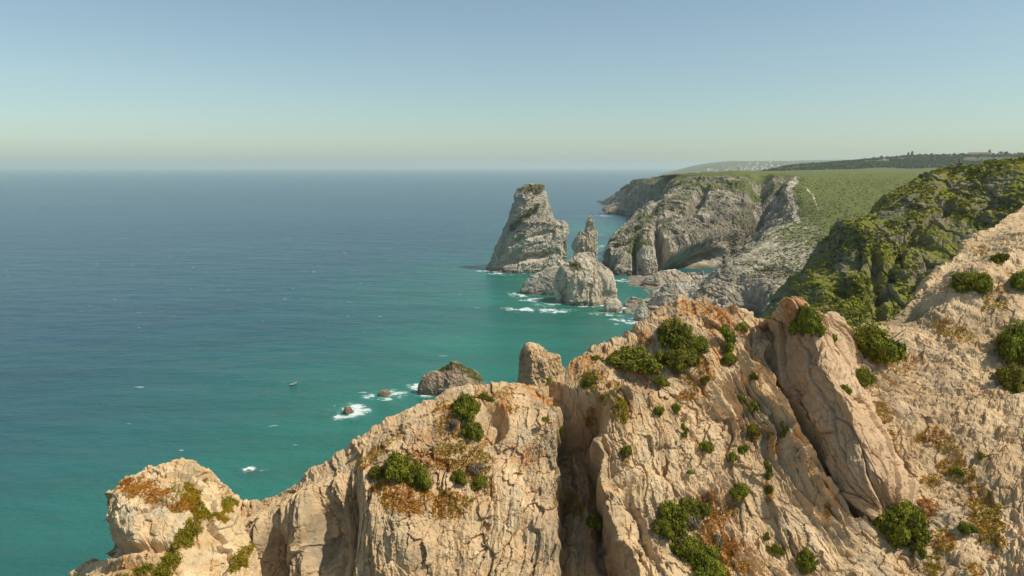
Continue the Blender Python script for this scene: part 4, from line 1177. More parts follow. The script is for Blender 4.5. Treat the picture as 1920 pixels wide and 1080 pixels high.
# px, py of the centre, width and height in photo pixels, kind, surface, label
BL = [
    (1262, 616, 76, 66, 'r0', 'fg', 'big rounded bush just below the orange crest of the near cliff'),
    (1298, 645, 52, 46, 'r1', 'fg', 'bush hanging on the lower right of the big rounded crest bush'),
    (1192, 664, 104, 48, 'w0', 'fg', 'wide low grey-green bush along the crest left of the lichen peak'),
    (1274, 670, 66, 56, 'r1', 'fg', 'dense dark bush under the big rounded crest bush'),
    (1236, 668, 40, 34, 'w1', 'fg', 'small bush filling the gap between the wide low bush and the dense dark one'),
    (1364, 640, 42, 56, 't0', 'fg', 'upright bright green bush right of the orange lichen peak'),
    (1367, 668, 30, 30, 'r0', 'fg', 'lower half-grey bush touching the upright bright green one'),
    (1505, 600, 52, 56, 'w0', 'spur', 'bush draped over the top of the pink rock spur'),
    (1567, 628, 16, 16, 's0', 'spur', 'tiny bush on the right edge near the top of the pink spur'),
    (1640, 632, 116, 66, 'w1', 'fg', 'broad dark green bush in the saddle between spur and green ridge'),
    (1617, 704, 40, 50, 'r0', 'fg', 'neat round bush halfway down beside the pink spur'),
    (1591, 727, 18, 26, 's0', 'spur', 'small upright tuft left of the neat round bush on the spur'),
    (1625, 780, 18, 22, 's1', 'fg', 'small grey-green bush below the neat round bush'),
    (1815, 524, 66, 52, 'r1', 'fg', 'round bush on the sandy slope just under the green ridge'),
    (1912, 526, 50, 52, 'r0', 'fg', 'dark bush cut by the right picture edge, upper one'),
    (1905, 640, 80, 90, 'w0', 'fg', 'largest dark bush mass at the right picture edge, upper lobe'),
    (1900, 705, 70, 70, 'r1', 'fg', 'lower lobe of the dark bush mass at the right picture edge'),
    (1870, 480, 26, 28, 's0', 'fg', 'small dark bush between rocks above the sandy slope, far right'),
    (1690, 975, 104, 112, 'r0', 'fg', 'big solitary round bush at the lower right of the cliff'),
    (1718, 1018, 40, 40, 's1', 'fg', 'grey-green skirt bush below the big solitary round bush'),
    (1385, 914, 40, 28, 'w0', 'fg', 'small flat bush alone on pale slabs above the grey-hearted thicket'),
    (1438, 882, 26, 44, 't0', 'fg', 'narrow bush in a joint of the slabs right of the cliff centre'),
    (1441, 912, 20, 26, 's0', 'fg', 'reddish-based tuft directly below the narrow joint bush'),
    (1511, 1046, 44, 66, 'r0', 'fg', 'elongated bush on the slabs at the bottom edge, right of centre'),
    (1255, 958, 74, 68, 'r0', 'fg', 'upper left bush of the grey-hearted thicket near the bottom'),
    (1302, 955, 64, 60, 'r1', 'fg', 'upper right bush of the grey-hearted thicket near the bottom'),
    (1248, 990, 50, 44, 'r1', 'fg', 'left flank bush of the grey-hearted thicket'),
    (1295, 1035, 80, 62, 'w1', 'fg', 'lower bush of the grey-hearted thicket at the bottom edge'),
    (1330, 1062, 70, 46, 'w0', 'fg', 'bottom right bush of the grey-hearted thicket'),
    (1120, 978, 34, 38, 'r0', 'fg', 'round bush on the floor of the dark gully'),
    (740, 874, 68, 70, 'r0', 'fg', 'left and tallest bush of the pair on the western cliff shoulder'),
    (786, 892, 60, 66, 'r1', 'fg', 'right bush of the pair on the western cliff shoulder'),
    (708, 882, 34, 28, 'w0', 'fg', 'low bush spreading left from the pair on the western shoulder'),
    (872, 752, 62, 44, 'w0', 'fg', 'bush just under the skyline above the western shoulder'),
    (884, 800, 40, 44, 'r0', 'fg', 'bush in the shaded recess below the skyline bush'),
    (905, 738, 32, 22, 's1', 'fg', 'thin greyish bush breaking the skyline of the cliff'),
    (862, 892, 38, 34, 'r1', 'fg', 'left bush amid orange succulents at the cliff centre-left'),
    (900, 897, 36, 36, 'r0', 'fg', 'right bush amid orange succulents at the cliff centre-left'),
    (1238, 767, 22, 26, 'r1', 'fg', 'small bush, left of two on the slabs below the low crest bushes'),
    (1268, 759, 22, 22, 'r0', 'fg', 'small bush, right of two on the slabs below the low crest bushes'),
    (1289, 812, 20, 30, 't0', 'fg', 'small upright bush on bare slabs, upper left of its neighbour'),
    (1324, 831, 28, 26, 'r0', 'fg', 'small round bush on bare slabs, lower right of its upright neighbour'),
    (1172, 842, 20, 28, 'r1', 'fg', 'little bush with a yellow foot right of the dark gully'),
    (1237, 708, 32, 20, 'w0', 'fg', 'flat little bush under the wide low crest bush'),
    (1104, 710, 28, 26, 'w0', 'fg', 'yellow-green bush under the orange lichen ledge'),
    (1119, 666, 20, 16, 's1', 'fg', 'tiny bush on the skyline above the orange lichen ledge'),
    (1388, 742, 15, 16, 's0', 'fg', 'tiny bush, upper left of three strung along one joint'),
    (1412, 756, 22, 28, 's1', 'fg', 'middle bush of three strung along one joint of the slabs'),
    (1408, 802, 22, 30, 's0', 'fg', 'reddish-footed bush, lowest of three along one joint'),
    (1466, 808, 22, 34, 't0', 'fg', 'upright bush close to the shaded crack beside the spur'),
    (1373, 850, 20, 24, 's1', 'fg', 'greyish tuft, left of two side by side on the slabs'),
    (1391, 838, 18, 22, 's0', 'fg', 'green tuft, right of two side by side on the slabs'),
    (1413, 700, 14, 20, 's1', 'fg', 'faint grey tuft high on the slabs, well below the upright bright green bush'),
    (1318, 710, 16, 22, 's0', 'fg', 'small tuft in a crack below the dense dark crest bush'),
    (1296, 880, 14, 12, 's0', 'fg', 'dot-like green tuft in the middle of the bare slabs'),
    (1438, 1000, 14, 20, 's0', 'fg', 'tiny upright tuft between thicket and elongated bush'),
    (1456, 1024, 26, 24, 's1', 'fg', 'grey-green tuft left of the elongated bottom bush'),
    (1812, 986, 34, 30, 'r1', 'fg', 'dark little bush right of the big solitary round bush'),
    (1054, 806, 14, 22, 's0', 'fg', 'tuft in shade at the head of the dark gully'),
    (1390, 606, 22, 18, 's1', 'fg', 'low bush on the skyline between lichen peak and spur'),
    (1022, 690, 16, 10, 's1', 'fg', 'thin tuft beside the brown knob behind the crest'),
    (1838, 850, 16, 16, 's0', 'fg', 'tiny green tuft in the hollowed sandy slope at right'),
    (1790, 880, 20, 18, 's1', 'fg', 'scrubby tuft above the dark little bush at right'),
]
rsb = random.Random(3)
for (x, y, ww_, hh_, kd, sf, lab) in BL:
    p, nrm = hit(x, y + hh_ * 0.18, sf)
    mpp = p[1] / CP / F * 1.0
    sx = ww_ * mpp / 2 * 1.25; hh_ = hh_ * 1.2; szv = hh_ * mpp / 1.05 * 0.9
    if kd[0] == 't': szv = hh_ * mpp / 1.2
    if kd[0] == 'w': szv = hh_ * mpp / 0.95
    loc = p - nrm * (sx * 0.15) + np.array((0, 0, -szv * 0.22))
    bush(kd, loc, sx, sx * 0.8, szv, rsb.uniform(0, 6.28), lab, BU)
for (x, y, ww_, hh_, lab) in [(1290, 975, 44, 40, 'leafless grey bush in the middle of the green thicket near the bottom'), (1350, 1015, 30, 36, 'dry grey twiggy bush right of the green thicket'), (890, 868, 40, 20, 'dry grey bush above the orange succulents'),
                              (848, 790, 30, 30, 'dry grey twiggy bush left of the shaded recess')]:
    p, nrm = hit(x, y + 5, 'fg'); mpp = p[1] / CP / F; sx = ww_ * mpp / 2
    bush('s0', p - nrm * 0.05 - np.array((0, 0, 0.2)), sx, sx, hh_ * mpp / 1.2, rsb.uniform(0, 6), lab, 'dry bushes on the near cliff', grey=True)

# little lollipop shrub on the smooth slab
p, nrm = hit(1020, 800, 'fg')
root = bpy.data.objects.new('shrub', None); COL.objects.link(root); root.location = p
tag(root, 'tiny round-headed shrub on a bare stem on the smooth slab left of the gully', 'shrub')
v, f = tube((0, 0, -0.1), (-0.02, -0.15, 0.62), .03, .02, 8); mesh_obj('stem', v, f, M_WOOD, root, smooth=True)
vv, ff_, tt_ = leaf_cloud(1500, [(-0.02, -.17, .75, .24), (.1, -.2, .7, .15), (-.12, -.15, .82, .15)], .035, np.random.default_rng(5)); mesh_obj('foliage', vv, ff_, M_LEAF, root, attrs=dict(tint=tt_))

# succulent ground cover: thousands of little rosettes on the rock
def ground_cover():
    rs = np.random.default_rng(21)
    spots = [  # cx, cy, rx, ry, angle, density, orange share, surface
        (745, 915, 50, 30, 20, 1, .8, 'fg'), (800, 862, 30, 16, 0, .8, .9, 'fg'), (705, 850, 50, 10, -40, .7, .7, 'fg'), (790, 940, 30, 22, 0, .8, .9, 'fg'), (845, 945, 34, 22, -20, .8, .7, 'fg'),
        (840, 842, 30, 12, -10, .7, .5, 'fg'), (880, 870, 42, 18, -8, 1, .6, 'fg'), (905, 905, 22, 18, 40, .8, .8, 'fg'), (840, 790, 22, 34, -10, .8, .7, 'fg'), (880, 830, 30, 16, 0, .5, .5, 'fg'), (925, 740, 34, 14, -10, .5, .7, 'fg'),
        (1150, 755, 26, 10, 30, 1, .25, 'fg'), (1165, 772, 12, 24, -15, 1, .3, 'fg'), (1108, 782, 18, 10, -60, .9, .8, 'fg'), (1105, 712, 22, 18, 0, .8, .4, 'fg'), (1170, 858, 8, 16, 0, .7, .5, 'fg'), (1070, 945, 20, 18, 30, 1, .5, 'fg'), (1158, 725, 18, 6, 20, .7, .5, 'fg'),
        (1340, 1010, 26, 60, 20, .8, .85, 'fg'), (1325, 940, 18, 14, 0, .7, .9, 'fg'), (1365, 1045, 16, 34, 10, .7, .8, 'fg'), (1395, 1060, 10, 16, 0, .7, .9, 'fg'), (1292, 742, 16, 10, 0, .9, .9, 'fg'), (1320, 690, 30, 8, 40, .5, .8, 'fg'), (1290, 660, 40, 10, 30, .5, .8, 'fg'),
        (1410, 812, 14, 14, 0, .7, .95, 'fg'), (1440, 925, 7, 16, 0, .8, .9, 'fg'), (1448, 825, 7, 26, -20, .6, .8, 'fg'), (1510, 870, 30, 8, 50, .5, .7, 'fg'), (1552, 960, 8, 14, 0, .6, .8, 'fg'), (1655, 775, 20, 14, 30, .8, .6, 'fg'), (1668, 826, 12, 20, -20, .6, .7, 'fg'),
        (1730, 828, 12, 12, 0, .7, .7, 'fg'), (1770, 828, 30, 14, 40, .7, .7, 'fg'), (1790, 880, 34, 16, 20, .7, .6, 'fg'), (1750, 900, 18, 14, 0, .6, .6, 'fg'), (1848, 975, 26, 50, -20, .8, .55, 'fg'), (1735, 960, 20, 22, 30, .7, 1, 'fg'), (1790, 620, 40, 14, 20, .8, .6, 'fg'),
        (1690, 680, 40, 12, 0, .6, .9, 'fg'), (1610, 655, 40, 12, 20, .5, .9, 'fg'), (1870, 560, 22, 22, 20, .7, .6, 'fg'), (1840, 470, 22, 10, 0, .6, .6, 'fg'), (1765, 1010, 26, 18, 40, .6, .6, 'fg'), (1825, 1070, 12, 12, 0, .6, .6, 'fg'), (1750, 1060, 14, 22, 0, .6, .4, 'fg'), (1215, 640, 14, 10, 0, .8, .9, 'fg'),
        (1345, 585, 20, 12, 30, .5, 1, 'fg'), (1290, 700, 40, 14, 40, .4, .8, 'fg'), (1190, 690, 40, 8, 0, .5, .9, 'fg'), (950, 770, 30, 8, 0, .3, .8, 'fg'), (1450, 640, 30, 6, 10, .3, .8, 'fg'),
        (392, 955, 34, 22, 25, 1, .35, 'crag'), (370, 925, 26, 16, 0, 1, .5, 'crag'), (362, 985, 16, 18, 30, .8, .25, 'crag'), (345, 1010, 14, 22, 30, .8, .15, 'crag'), (328, 1038, 12, 20, 25, .8, .1, 'crag'), (312, 1062, 14, 18, 20, .8, .1, 'crag'), (298, 1078, 20, 8, -10, .8, .15, 'crag'), (415, 945, 24, 12, 0, .8, .2, 'crag'), (385, 962, 26, 10, -20, .8, .3, 'crag'), (355, 925, 26, 14, 10, .8, .45, 'crag'), (450, 1048, 12, 26, 35, 1, .3, 'crag'), (290, 930, 50, 12, 10, .8, 1, 'crag'), (265, 905, 30, 8, 0, .7, 1, 'crag'), (335, 945, 30, 12, 10, .6, .9, 'crag'),
        (255, 1075, 30, 6, -25, .8, .2, 'crag'),
    ]
    C, TI, SZ, NN = [], [], [], []
    for (cx, cy, rx, ry, a, den, org, sf) in spots:
        qx, qy, P, N = SURF[sf]
        m = ell(qx, qy, cx, cy, rx * 1.25, ry * 1.25, a, .5)
        Pn = P
        sel = (m + 1.1 * fbm(Pn[:, 0] * .9, Pn[:, 1] * .9, Pn[:, 2] * .9, 3) > 0.62) & (m > 0.02)
        idx = np.where(sel)[0]
        if len(idx) == 0: continue
        k = min(len(idx), int(max(40, rx * ry * (2.2 if sf == 'crag' else 0.9) * den)))
        idx = rs.choice(idx, k, replace=False)
        C.append(P[idx]); NN.append(N[idx])
        TI.append(np.clip(rs.normal(org, .22, k) * 1.0 + 0.5 * fbm(P[idx, 0] * .8, P[idx, 1] * .8, P[idx, 2] * .8, 2), 0, 1)); SZ.append(rs.uniform(.05, .11, k))
    C = np.concatenate(C); TI = np.concatenate(TI); SZ = np.concatenate(SZ); NN = np.concatenate(NN)
    print('ground cover rosettes', len(C))
    n = len(C); V, ti = [], []
    for j in range(7):
        d = rs.normal(size=(n, 3)) + NN * 1.1; d /= np.linalg.norm(d, axis=1)[:, None]
        a = np.cross(d, rs.normal(size=(n, 3))); a /= np.linalg.norm(a, axis=1)[:, None]
        s = SZ[:, None]; off = rs.normal(size=(n, 3)) * s * .6
        b = C + off - NN * .03
        V.append(np.stack([b - a * s * .3, b + d * s * .6 - a * s * .35, b + d * s * 1.5, b + d * s * .6 + a * s * .35], 1)); ti.append(TI)
    V = np.concatenate(V).reshape(-1, 3); ti = np.repeat(np.concatenate(ti), 4)
    o = mesh_obj('ground_cover', V, np.arange(len(V)).reshape(-1, 4), M_MAT, attrs=dict(tint=ti))
    tag(o, 'orange and yellow-green succulents creeping over the near rocks', 'ground cover', kind='stuff')
ground_cover()

# scrub on the green ridge: uncountable low shrubs, one object
def scrub(name, surf, n, size, leaf, cond, mat, label, seed):
    rs = np.random.default_rng(seed)
    qx, qy, P, N = SURF[surf]
    idx = np.where(cond(qx, qy, P, N))[0]
    idx = rs.choice(idx, min(n, len(idx)), replace=False)
    k = 26; C = P[idx]; n = len(C)
    sz = size * rs.uniform(.5, 1.5, n)
    V, ti = [], []
    base_t = np.clip(rs.uniform(0, .9, n), 0, 1)
    for j in range(k):
        d = rs.normal(size=(n, 3)); d[:, 2] = abs(d[:, 2]) * .9; d /= np.linalg.norm(d, axis=1)[:, None]
        c = C + d * (sz * rs.uniform(.5, 1, n))[:, None] * np.array((1, 1, .6))
        up = d + rs.normal(size=(n, 3)) * .4; up /= np.linalg.norm(up, axis=1)[:, None]
        a = np.cross(up, rs.normal(size=(n, 3))); a /= np.linalg.norm(a, axis=1)[:, None]; e = np.cross(up, a)
        s = (leaf * sz * rs.uniform(.6, 1.3, n))[:, None]
        V.append(np.stack([c - a * s, c - e * s * .7, c + a * s, c + e * s * .7], 1)); ti.append(np.clip(base_t + rs.uniform(-.2, .2, n), 0, 1))
    V = np.concatenate(V).reshape(-1, 3)
    o = mesh_obj(name, V, np.arange(len(V)).reshape(-1, 4), mat, attrs=dict(tint=np.repeat(np.concatenate(ti), 4)))
    tag(o, label, 'scrub', kind='stuff')
M_SCRUB = leaf_mat('scrub_leaves', (0.075, 0.085, 0.012), (0.20, 0.20, 0.014), (0.38, 0.33, 0.02))
scrub('scrub', 'green_ridge', 4200, .75, .42, lambda x, y, P, N: (x > 1480) & (x < 2050) & (y < 620) & (N[:, 2] > .3) & (fbm(P[:, 0] * .06, P[:, 1] * .06, P[:, 2] * .06, 3) > -.08), M_SCRUB, 'low green and yellowish scrub covering the ridge at right', 5)
M_SCRUB2 = leaf_mat('valley_scrub_leaves', (0.14, 0.155, 0.038), (0.19, 0.205, 0.048), (0.25, 0.25, 0.06))
scrub('valley_scrub', 'headland_slope', 4500, .8, .5, lambda x, y, P, N: (x > 1450 + 60 * fbm(P[:, 0] * .02, P[:, 1] * .02, None, 3)) & (x < 1800) & (y > 336) & (y < 520) & ((np.abs(x - np.interp(y, [330, 340, 352, 372, 388, 402, 414], [1484, 1492, 1480, 1482, 1492, 1488, 1495])) > 6) | (y > 414)), M_SCRUB2, 'grey-green scrub dotting the valley side right of the worn path', 6)

# =============================================================== FAR TREES AND BUILDINGS
def tree_mesh(kind, seed, n=700):
    rs = np.random.default_rng(seed)
    if kind == 'spire':
        blobs = [(0, 0, .35 + .13 * i, .26 - .035 * i) for i in range(6)]
    elif kind == 'tiered':
        blobs = []
        for i in range(5):
            for j in range(4):
                a = j * 1.57 + i; q = .20 - .035 * i
                blobs.append((math.cos(a) * q, math.sin(a) * q, .3 + .15 * i, .09))
            blobs.append((0, 0, .32 + .15 * i, .07))
    else:
        blobs = [(0, 0, .62, .30)] + [(rs.uniform(-.34, .34), rs.uniform(-.34, .34), rs.uniform(.45, .8), rs.uniform(.14, .26)) for _ in range(9)]
    V, Fc, ti = leaf_cloud(n, blobs, .055, rs, 1.0)
    tr = [tube((0, 0, -.1), (0.02, 0, .45), .045, .03), tube((.02, 0, .45), (0, 0, .8), .03, .012)]
    for j in range(4):
        a = j * 1.6 + seed; tr.append(tube((.02, 0, .35), (math.cos(a) * .22, math.sin(a) * .22, .62), .02, .008))
    return (V, Fc, ti), join(tr)
TM = {}
def far_tree(px_, py_base, Y, h, kind, label, group):
    root = bpy.data.objects.new('tree', None); COL.objects.link(root)
    p, _ = hit_Y(px_, Y)
    root.location = p; root.scale = (h, h, h); root.rotation_euler = (0, 0, rsb.uniform(0, 6))
    tag(root, label, 'tree', group)
    if kind not in TM:
        (V, Fc, ti), (tv, tf) = tree_mesh(kind, len(TM) + 3)
        TM[kind] = (mesh_obj('crown', V, Fc, M_TREE, root, attrs=dict(tint=ti)), mesh_obj('trunk', tv, tf, M_WOOD, root, smooth=True))
    else:
        for s_ in TM[kind]:
            c = s_.copy(); COL.objects.link(c); c.parent = root

def hit_Y(px_, Y, name='hills'):
    """ground point of the hills under horizontal direction px at distance Y"""
    qx, qy, P, N = SURF[name]
    x = (px_ - 960) / F / CP * Y
    k = int(np.argmin((P[:, 0] - x) ** 2 + (P[:, 1] - Y) ** 2))
    return P[k].copy(), N[k].copy()

far_tree(1677, 0, 3150, 20, 'tiered', 'left one of two tall bare-tiered trees on the distant ridge', 'tall trees on the far ridge')
far_tree(1684, 0, 3150, 24, 'tiered', 'right and taller of two bare-tiered trees on the distant ridge', 'tall trees on the far ridge')
far_tree(1824, 0, 3150, 26, 'spire', 'tall dark conifer right beside the long red-roofed building', 'tall trees on the far ridge')
k = 0
gp = 'round dark trees along the far ridge'
for x_ in list(np.linspace(1600, 1670, 6)) + list(np.linspace(1700, 1780, 9)) + list(np.linspace(1834, 1925, 14)) + [1852, 1853.5, 1905]:
    k += 1
    xx_ = x_ + rsb.uniform(-3, 3)
    lab_ = ('round skyline tree on the far ridge, left of the pair of tiered trees' if xx_ < 1677 else
            'round skyline tree on the far ridge, between the tiered pair and the long red-roofed building' if xx_ < 1800 else
            'broad-crowned large skyline tree standing out right of the long red-roofed building' if 1845 < x_ < 1860 else
            'round skyline tree on the far ridge, right of the long red-roofed building')
    far_tree(xx_, 0, 3150 + rsb.uniform(-60, 40), rsb.uniform(9, 15) * (1.35 if 1845 < x_ < 1860 else 1), 'round', lab_, gp)
for i in range(46):
    x_ = rsb.uniform(1500, 1915); Yv = rsb.uniform(2560, 3050)
    far_tree(x_, 0, Yv, rsb.uniform(7, 12), 'round', 'round dark tree on the flank of the far hill', 'round dark trees on the far hill flank')

M_WHITE = plain_mat('white_wall', (0.72, 0.70, 0.64), .8, .1, 8)
M_ROOF = plain_mat('terracotta_roof', (0.26, 0.14, 0.10), .85, .25, 4)
M_GLASS = plain_mat('dark_window', (0.05, 0.055, 0.06), .3, .1, 4)
def box(x0, x1, y0, y1, z0, z1):
    V = np.array([(x, y, z) for z in (z0, z1) for y in (y0, y1) for x in (x0, x1)], float)
    return V, np.array([(0, 2, 3, 1), (4, 5, 7, 6), (0, 1, 5, 4), (2, 6, 7, 3), (0, 4, 6, 2), (1, 3, 7, 5)])
def gable(x0, x1, y0, y1, z0, h, ov=.4):
    x0 -= ov; x1 += ov; y0 -= ov; y1 += ov; ym = (y0 + y1) / 2
    V = np.array([(x0, y0, z0), (x1, y0, z0), (x1, y1, z0), (x0, y1, z0), (x0 + (y1 - y0) * .4, ym, z0 + h), (x1 - (y1 - y0) * .4, ym, z0 + h)], float)
    return V, np.array([(0, 3, 2, 1), (0, 1, 5, 4), (2, 3, 4, 5), (1, 2, 5, 5), (3, 0, 4, 4)])

def clean_quads(V, Fc):
    return V, Fc
def poly_obj(name, V, faces, mat, parent=None):
    me = bpy.data.meshes.new(name)
    me.from_pydata([tuple(v) for v in V], [], [tuple(dict.fromkeys(int(i) for i in f)) for f in faces])
    me.materials.append(mat); me.update()
    return link(bpy.data.objects.new(name, me), parent)

# the long red-roofed building
p, _ = hit_Y(1806, 3080)
root = bpy.data.objects.new('long_house', None); COL.objects.link(root); root.location = p + np.array((0, 0, -2)); root.rotation_euler = (0, 0, R(-28))
tag(root, 'long white building with a red tiled roof on the distant ridge', 'building')
poly_obj('wall', *box(-44, 44, -8, 8, 0, 12), M_WHITE, root)
poly_obj('roof', *gable(-44, 44, -8, 8, 12, 7, 1.5), M_ROOF, root)
for i in range(9):
    poly_obj('window', *box(-40 + i * 9.5, -36.5 + i * 9.5, -8.15, -8.0 + .1, 4, 8.5), M_GLASS, root)
poly_obj('wing', *box(-38, -12, -20, -8.2, -3, 7), M_WHITE, root)
for (x_, Yv, s_, lab) in [(1873, 3090, 9, 'tiny bright white house between trees right of the long building'), (1728, 2950, 8, 'small white house low on the far hill flank, left of the long building'),
                          (1754, 2990, 12, 'wide pale farmhouse on the far hill between small white house and long building'), (1668, 2880, 13, 'low pale shed on the hill below the pair of tiered trees'),
                          (1636, 2960, 6, 'lone pale hut among the scrub left of the tiered trees')]:
    p, _ = hit_Y(x_, Yv)
    root = bpy.data.objects.new('house', None); COL.objects.link(root); root.location = p + np.array((0, 0, -1)); root.rotation_euler = (0, 0, rsb.uniform(-.4, .4))
    tag(root, lab, 'house')
    poly_obj('wall', *box(-s_, s_, -s_ * .5, s_ * .5, 0, 6), M_WHITE, root)
    poly_obj('roof', *gable(-s_, s_, -s_ * .5, s_ * .5, 6, 2.6), M_ROOF, root)

# hazy coastal town
tv = []
for q in range(3):
    hgt = (9, 14, 7)[q]; wd = (11, 9, 16)[q]
    V1, F1 = box(-wd, wd, -6, 6, -4, hgt); V2, F2 = gable(-wd, wd, -6, 6, hgt, 3.5)
    me = bpy.data.meshes.new('town_house')
    fs = [tuple(int(i) for i in f) for f in F1] + [tuple(dict.fromkeys(int(i) + 8 for i in f)) for f in F2]
    me.from_pydata([tuple(v) for v in np.concatenate([V1, V2])], [], fs)
    me.materials.append(M_WHITE); me.materials.append(M_ROOF)
    for i, pl in enumerate(me.polygons): pl.material_index = 1 if i >= 6 else 0
    tv.append(me)
for i in range(150):
    cl = rsb.random()
    if cl < .5: x_, Yv = rsb.gauss(1385, 30), rsb.uniform(6400, 7600)
    elif cl < .8: x_, Yv = rsb.gauss(1465, 22), rsb.uniform(6600, 8200)
    else: x_, Yv = rsb.uniform(1320, 1500), rsb.uniform(6600, 9500)
    p, _ = hit_Y(x_, Yv)
    if p[2] < 8: continue
    o = bpy.data.objects.new('town_house', tv[i % 3]); COL.objects.link(o)
    o.location = p; o.rotation_euler = (0, 0, rsb.uniform(-.6, .6)); s_ = rsb.uniform(.8, 1.7); o.scale = (s_, s_, s_)
    tag(o, 'hazy white house low at the seaward end of the distant town' if p[0] / p[1] * F * CP + 960 < 1380 and Yv < 7700 else 'hazy white house on the upper slope behind the distant town' if Yv > 7700 else 'hazy white house in the inland right part of the distant town' if p[0] / p[1] * F * CP + 960 > 1440 else 'hazy white house in the dense middle of the distant town', 'house', 'houses of the distant coastal town')

M_FARWOOD = leaf_mat('far_wood_leaves', (0.05, 0.065, 0.025), (0.075, 0.095, 0.035), (0.10, 0.12, 0.04))
scrub('far_wood', 'hills', 7000, 8.0, .5, lambda x, y, P, N: (P[:, 1] > 2500) & (P[:, 1] < 3250) & (x > 1430) & (x < 1990) & (fbm(P[:, 0] * .004, P[:, 1] * .004, None, 3) > -.06), M_FARWOOD, 'dark hazy woodland covering the distant hill', 8)

# =============================================================== BOAT
def build_boat():
    c = at_z(550, 722, 0.0)
    root = bpy.data.objects.new('rowing_boat', None); COL.objects.link(root)
    root.location = c + np.array((0, 0, 0.05)); root.rotation_euler = (0, 0, R(62))
    tag(root, 'small dark open boat with a pale rim, alone on the water', 'boat')
    n = 25; L = 2.6
    st = np.linspace(-1, 1, n)
    wdt = 0.80 * np.clip(1 - np.abs(st) ** 2.4, 0, 1) ** .75 + .02
    sheer = 0.62 + 0.32 * st ** 2; keel = -0.25 + 0.35 * np.clip(np.abs(st) - .6, 0, 1) ** 1.5 * 2
    def shell(off):
        rows = []
        for k in range(n):
            ring = []
            for a in np.linspace(-1, 1, 13):
                y = wdt[k] * np.sign(a) * abs(a) ** .7 * (1 - off)
                z = keel[k] + off + (sheer[k] - keel[k] - off) * abs(a) ** 2.2
                ring.append((st[k] * L * (1 - off * .3), y, z))
            rows.append(ring)
        return np.array(rows)
    O = shell(0); I = shell(.08)
    mo = plain_mat('dark_hull_paint', (0.035, 0.05, 0.055), .45, .2, .5); mi = plain_mat('pale_rim_paint', (0.62, 0.66, 0.62), .5, .1, .5); mw = plain_mat('worn_boards', (0.28, 0.22, 0.17), .7, .3, .4)
    f = grid_faces(n, 13)
    h = mesh_obj('hull', O.reshape(-1, 3), f, mo, root, smooth=True)
    mesh_obj('inner_hull', I.reshape(-1, 3), f[:, ::-1], mw, root, smooth=True)
    parts = []
    for sgn, ix in ((1, 12), (-1, 0)):
        for k in range(n - 1):
            parts.append(tube(O[k, ix] + (0, 0, .03), O[k + 1, ix] + (0, 0, .03), .05, .05, 6))
    v, fc = join(parts); mesh_obj('rim', v, fc, mi, root, smooth=True)
    for xx in (-1.2, 0, 1.2):
        poly_obj('seat', *box(xx - .14, xx + .14, -.66, .66, .34, .39), mi if xx < 0 else mw, root)
    poly_obj('bow_deck', *box(1.75, 2.35, -.30, .30, .70, .74), mi, root)
    v, fc = tube((-1.9, -.1, .42), (-.2, .25, .5), .03, .03, 6); mesh_obj('oar', v, fc, mw, root, smooth=True)
build_boat()

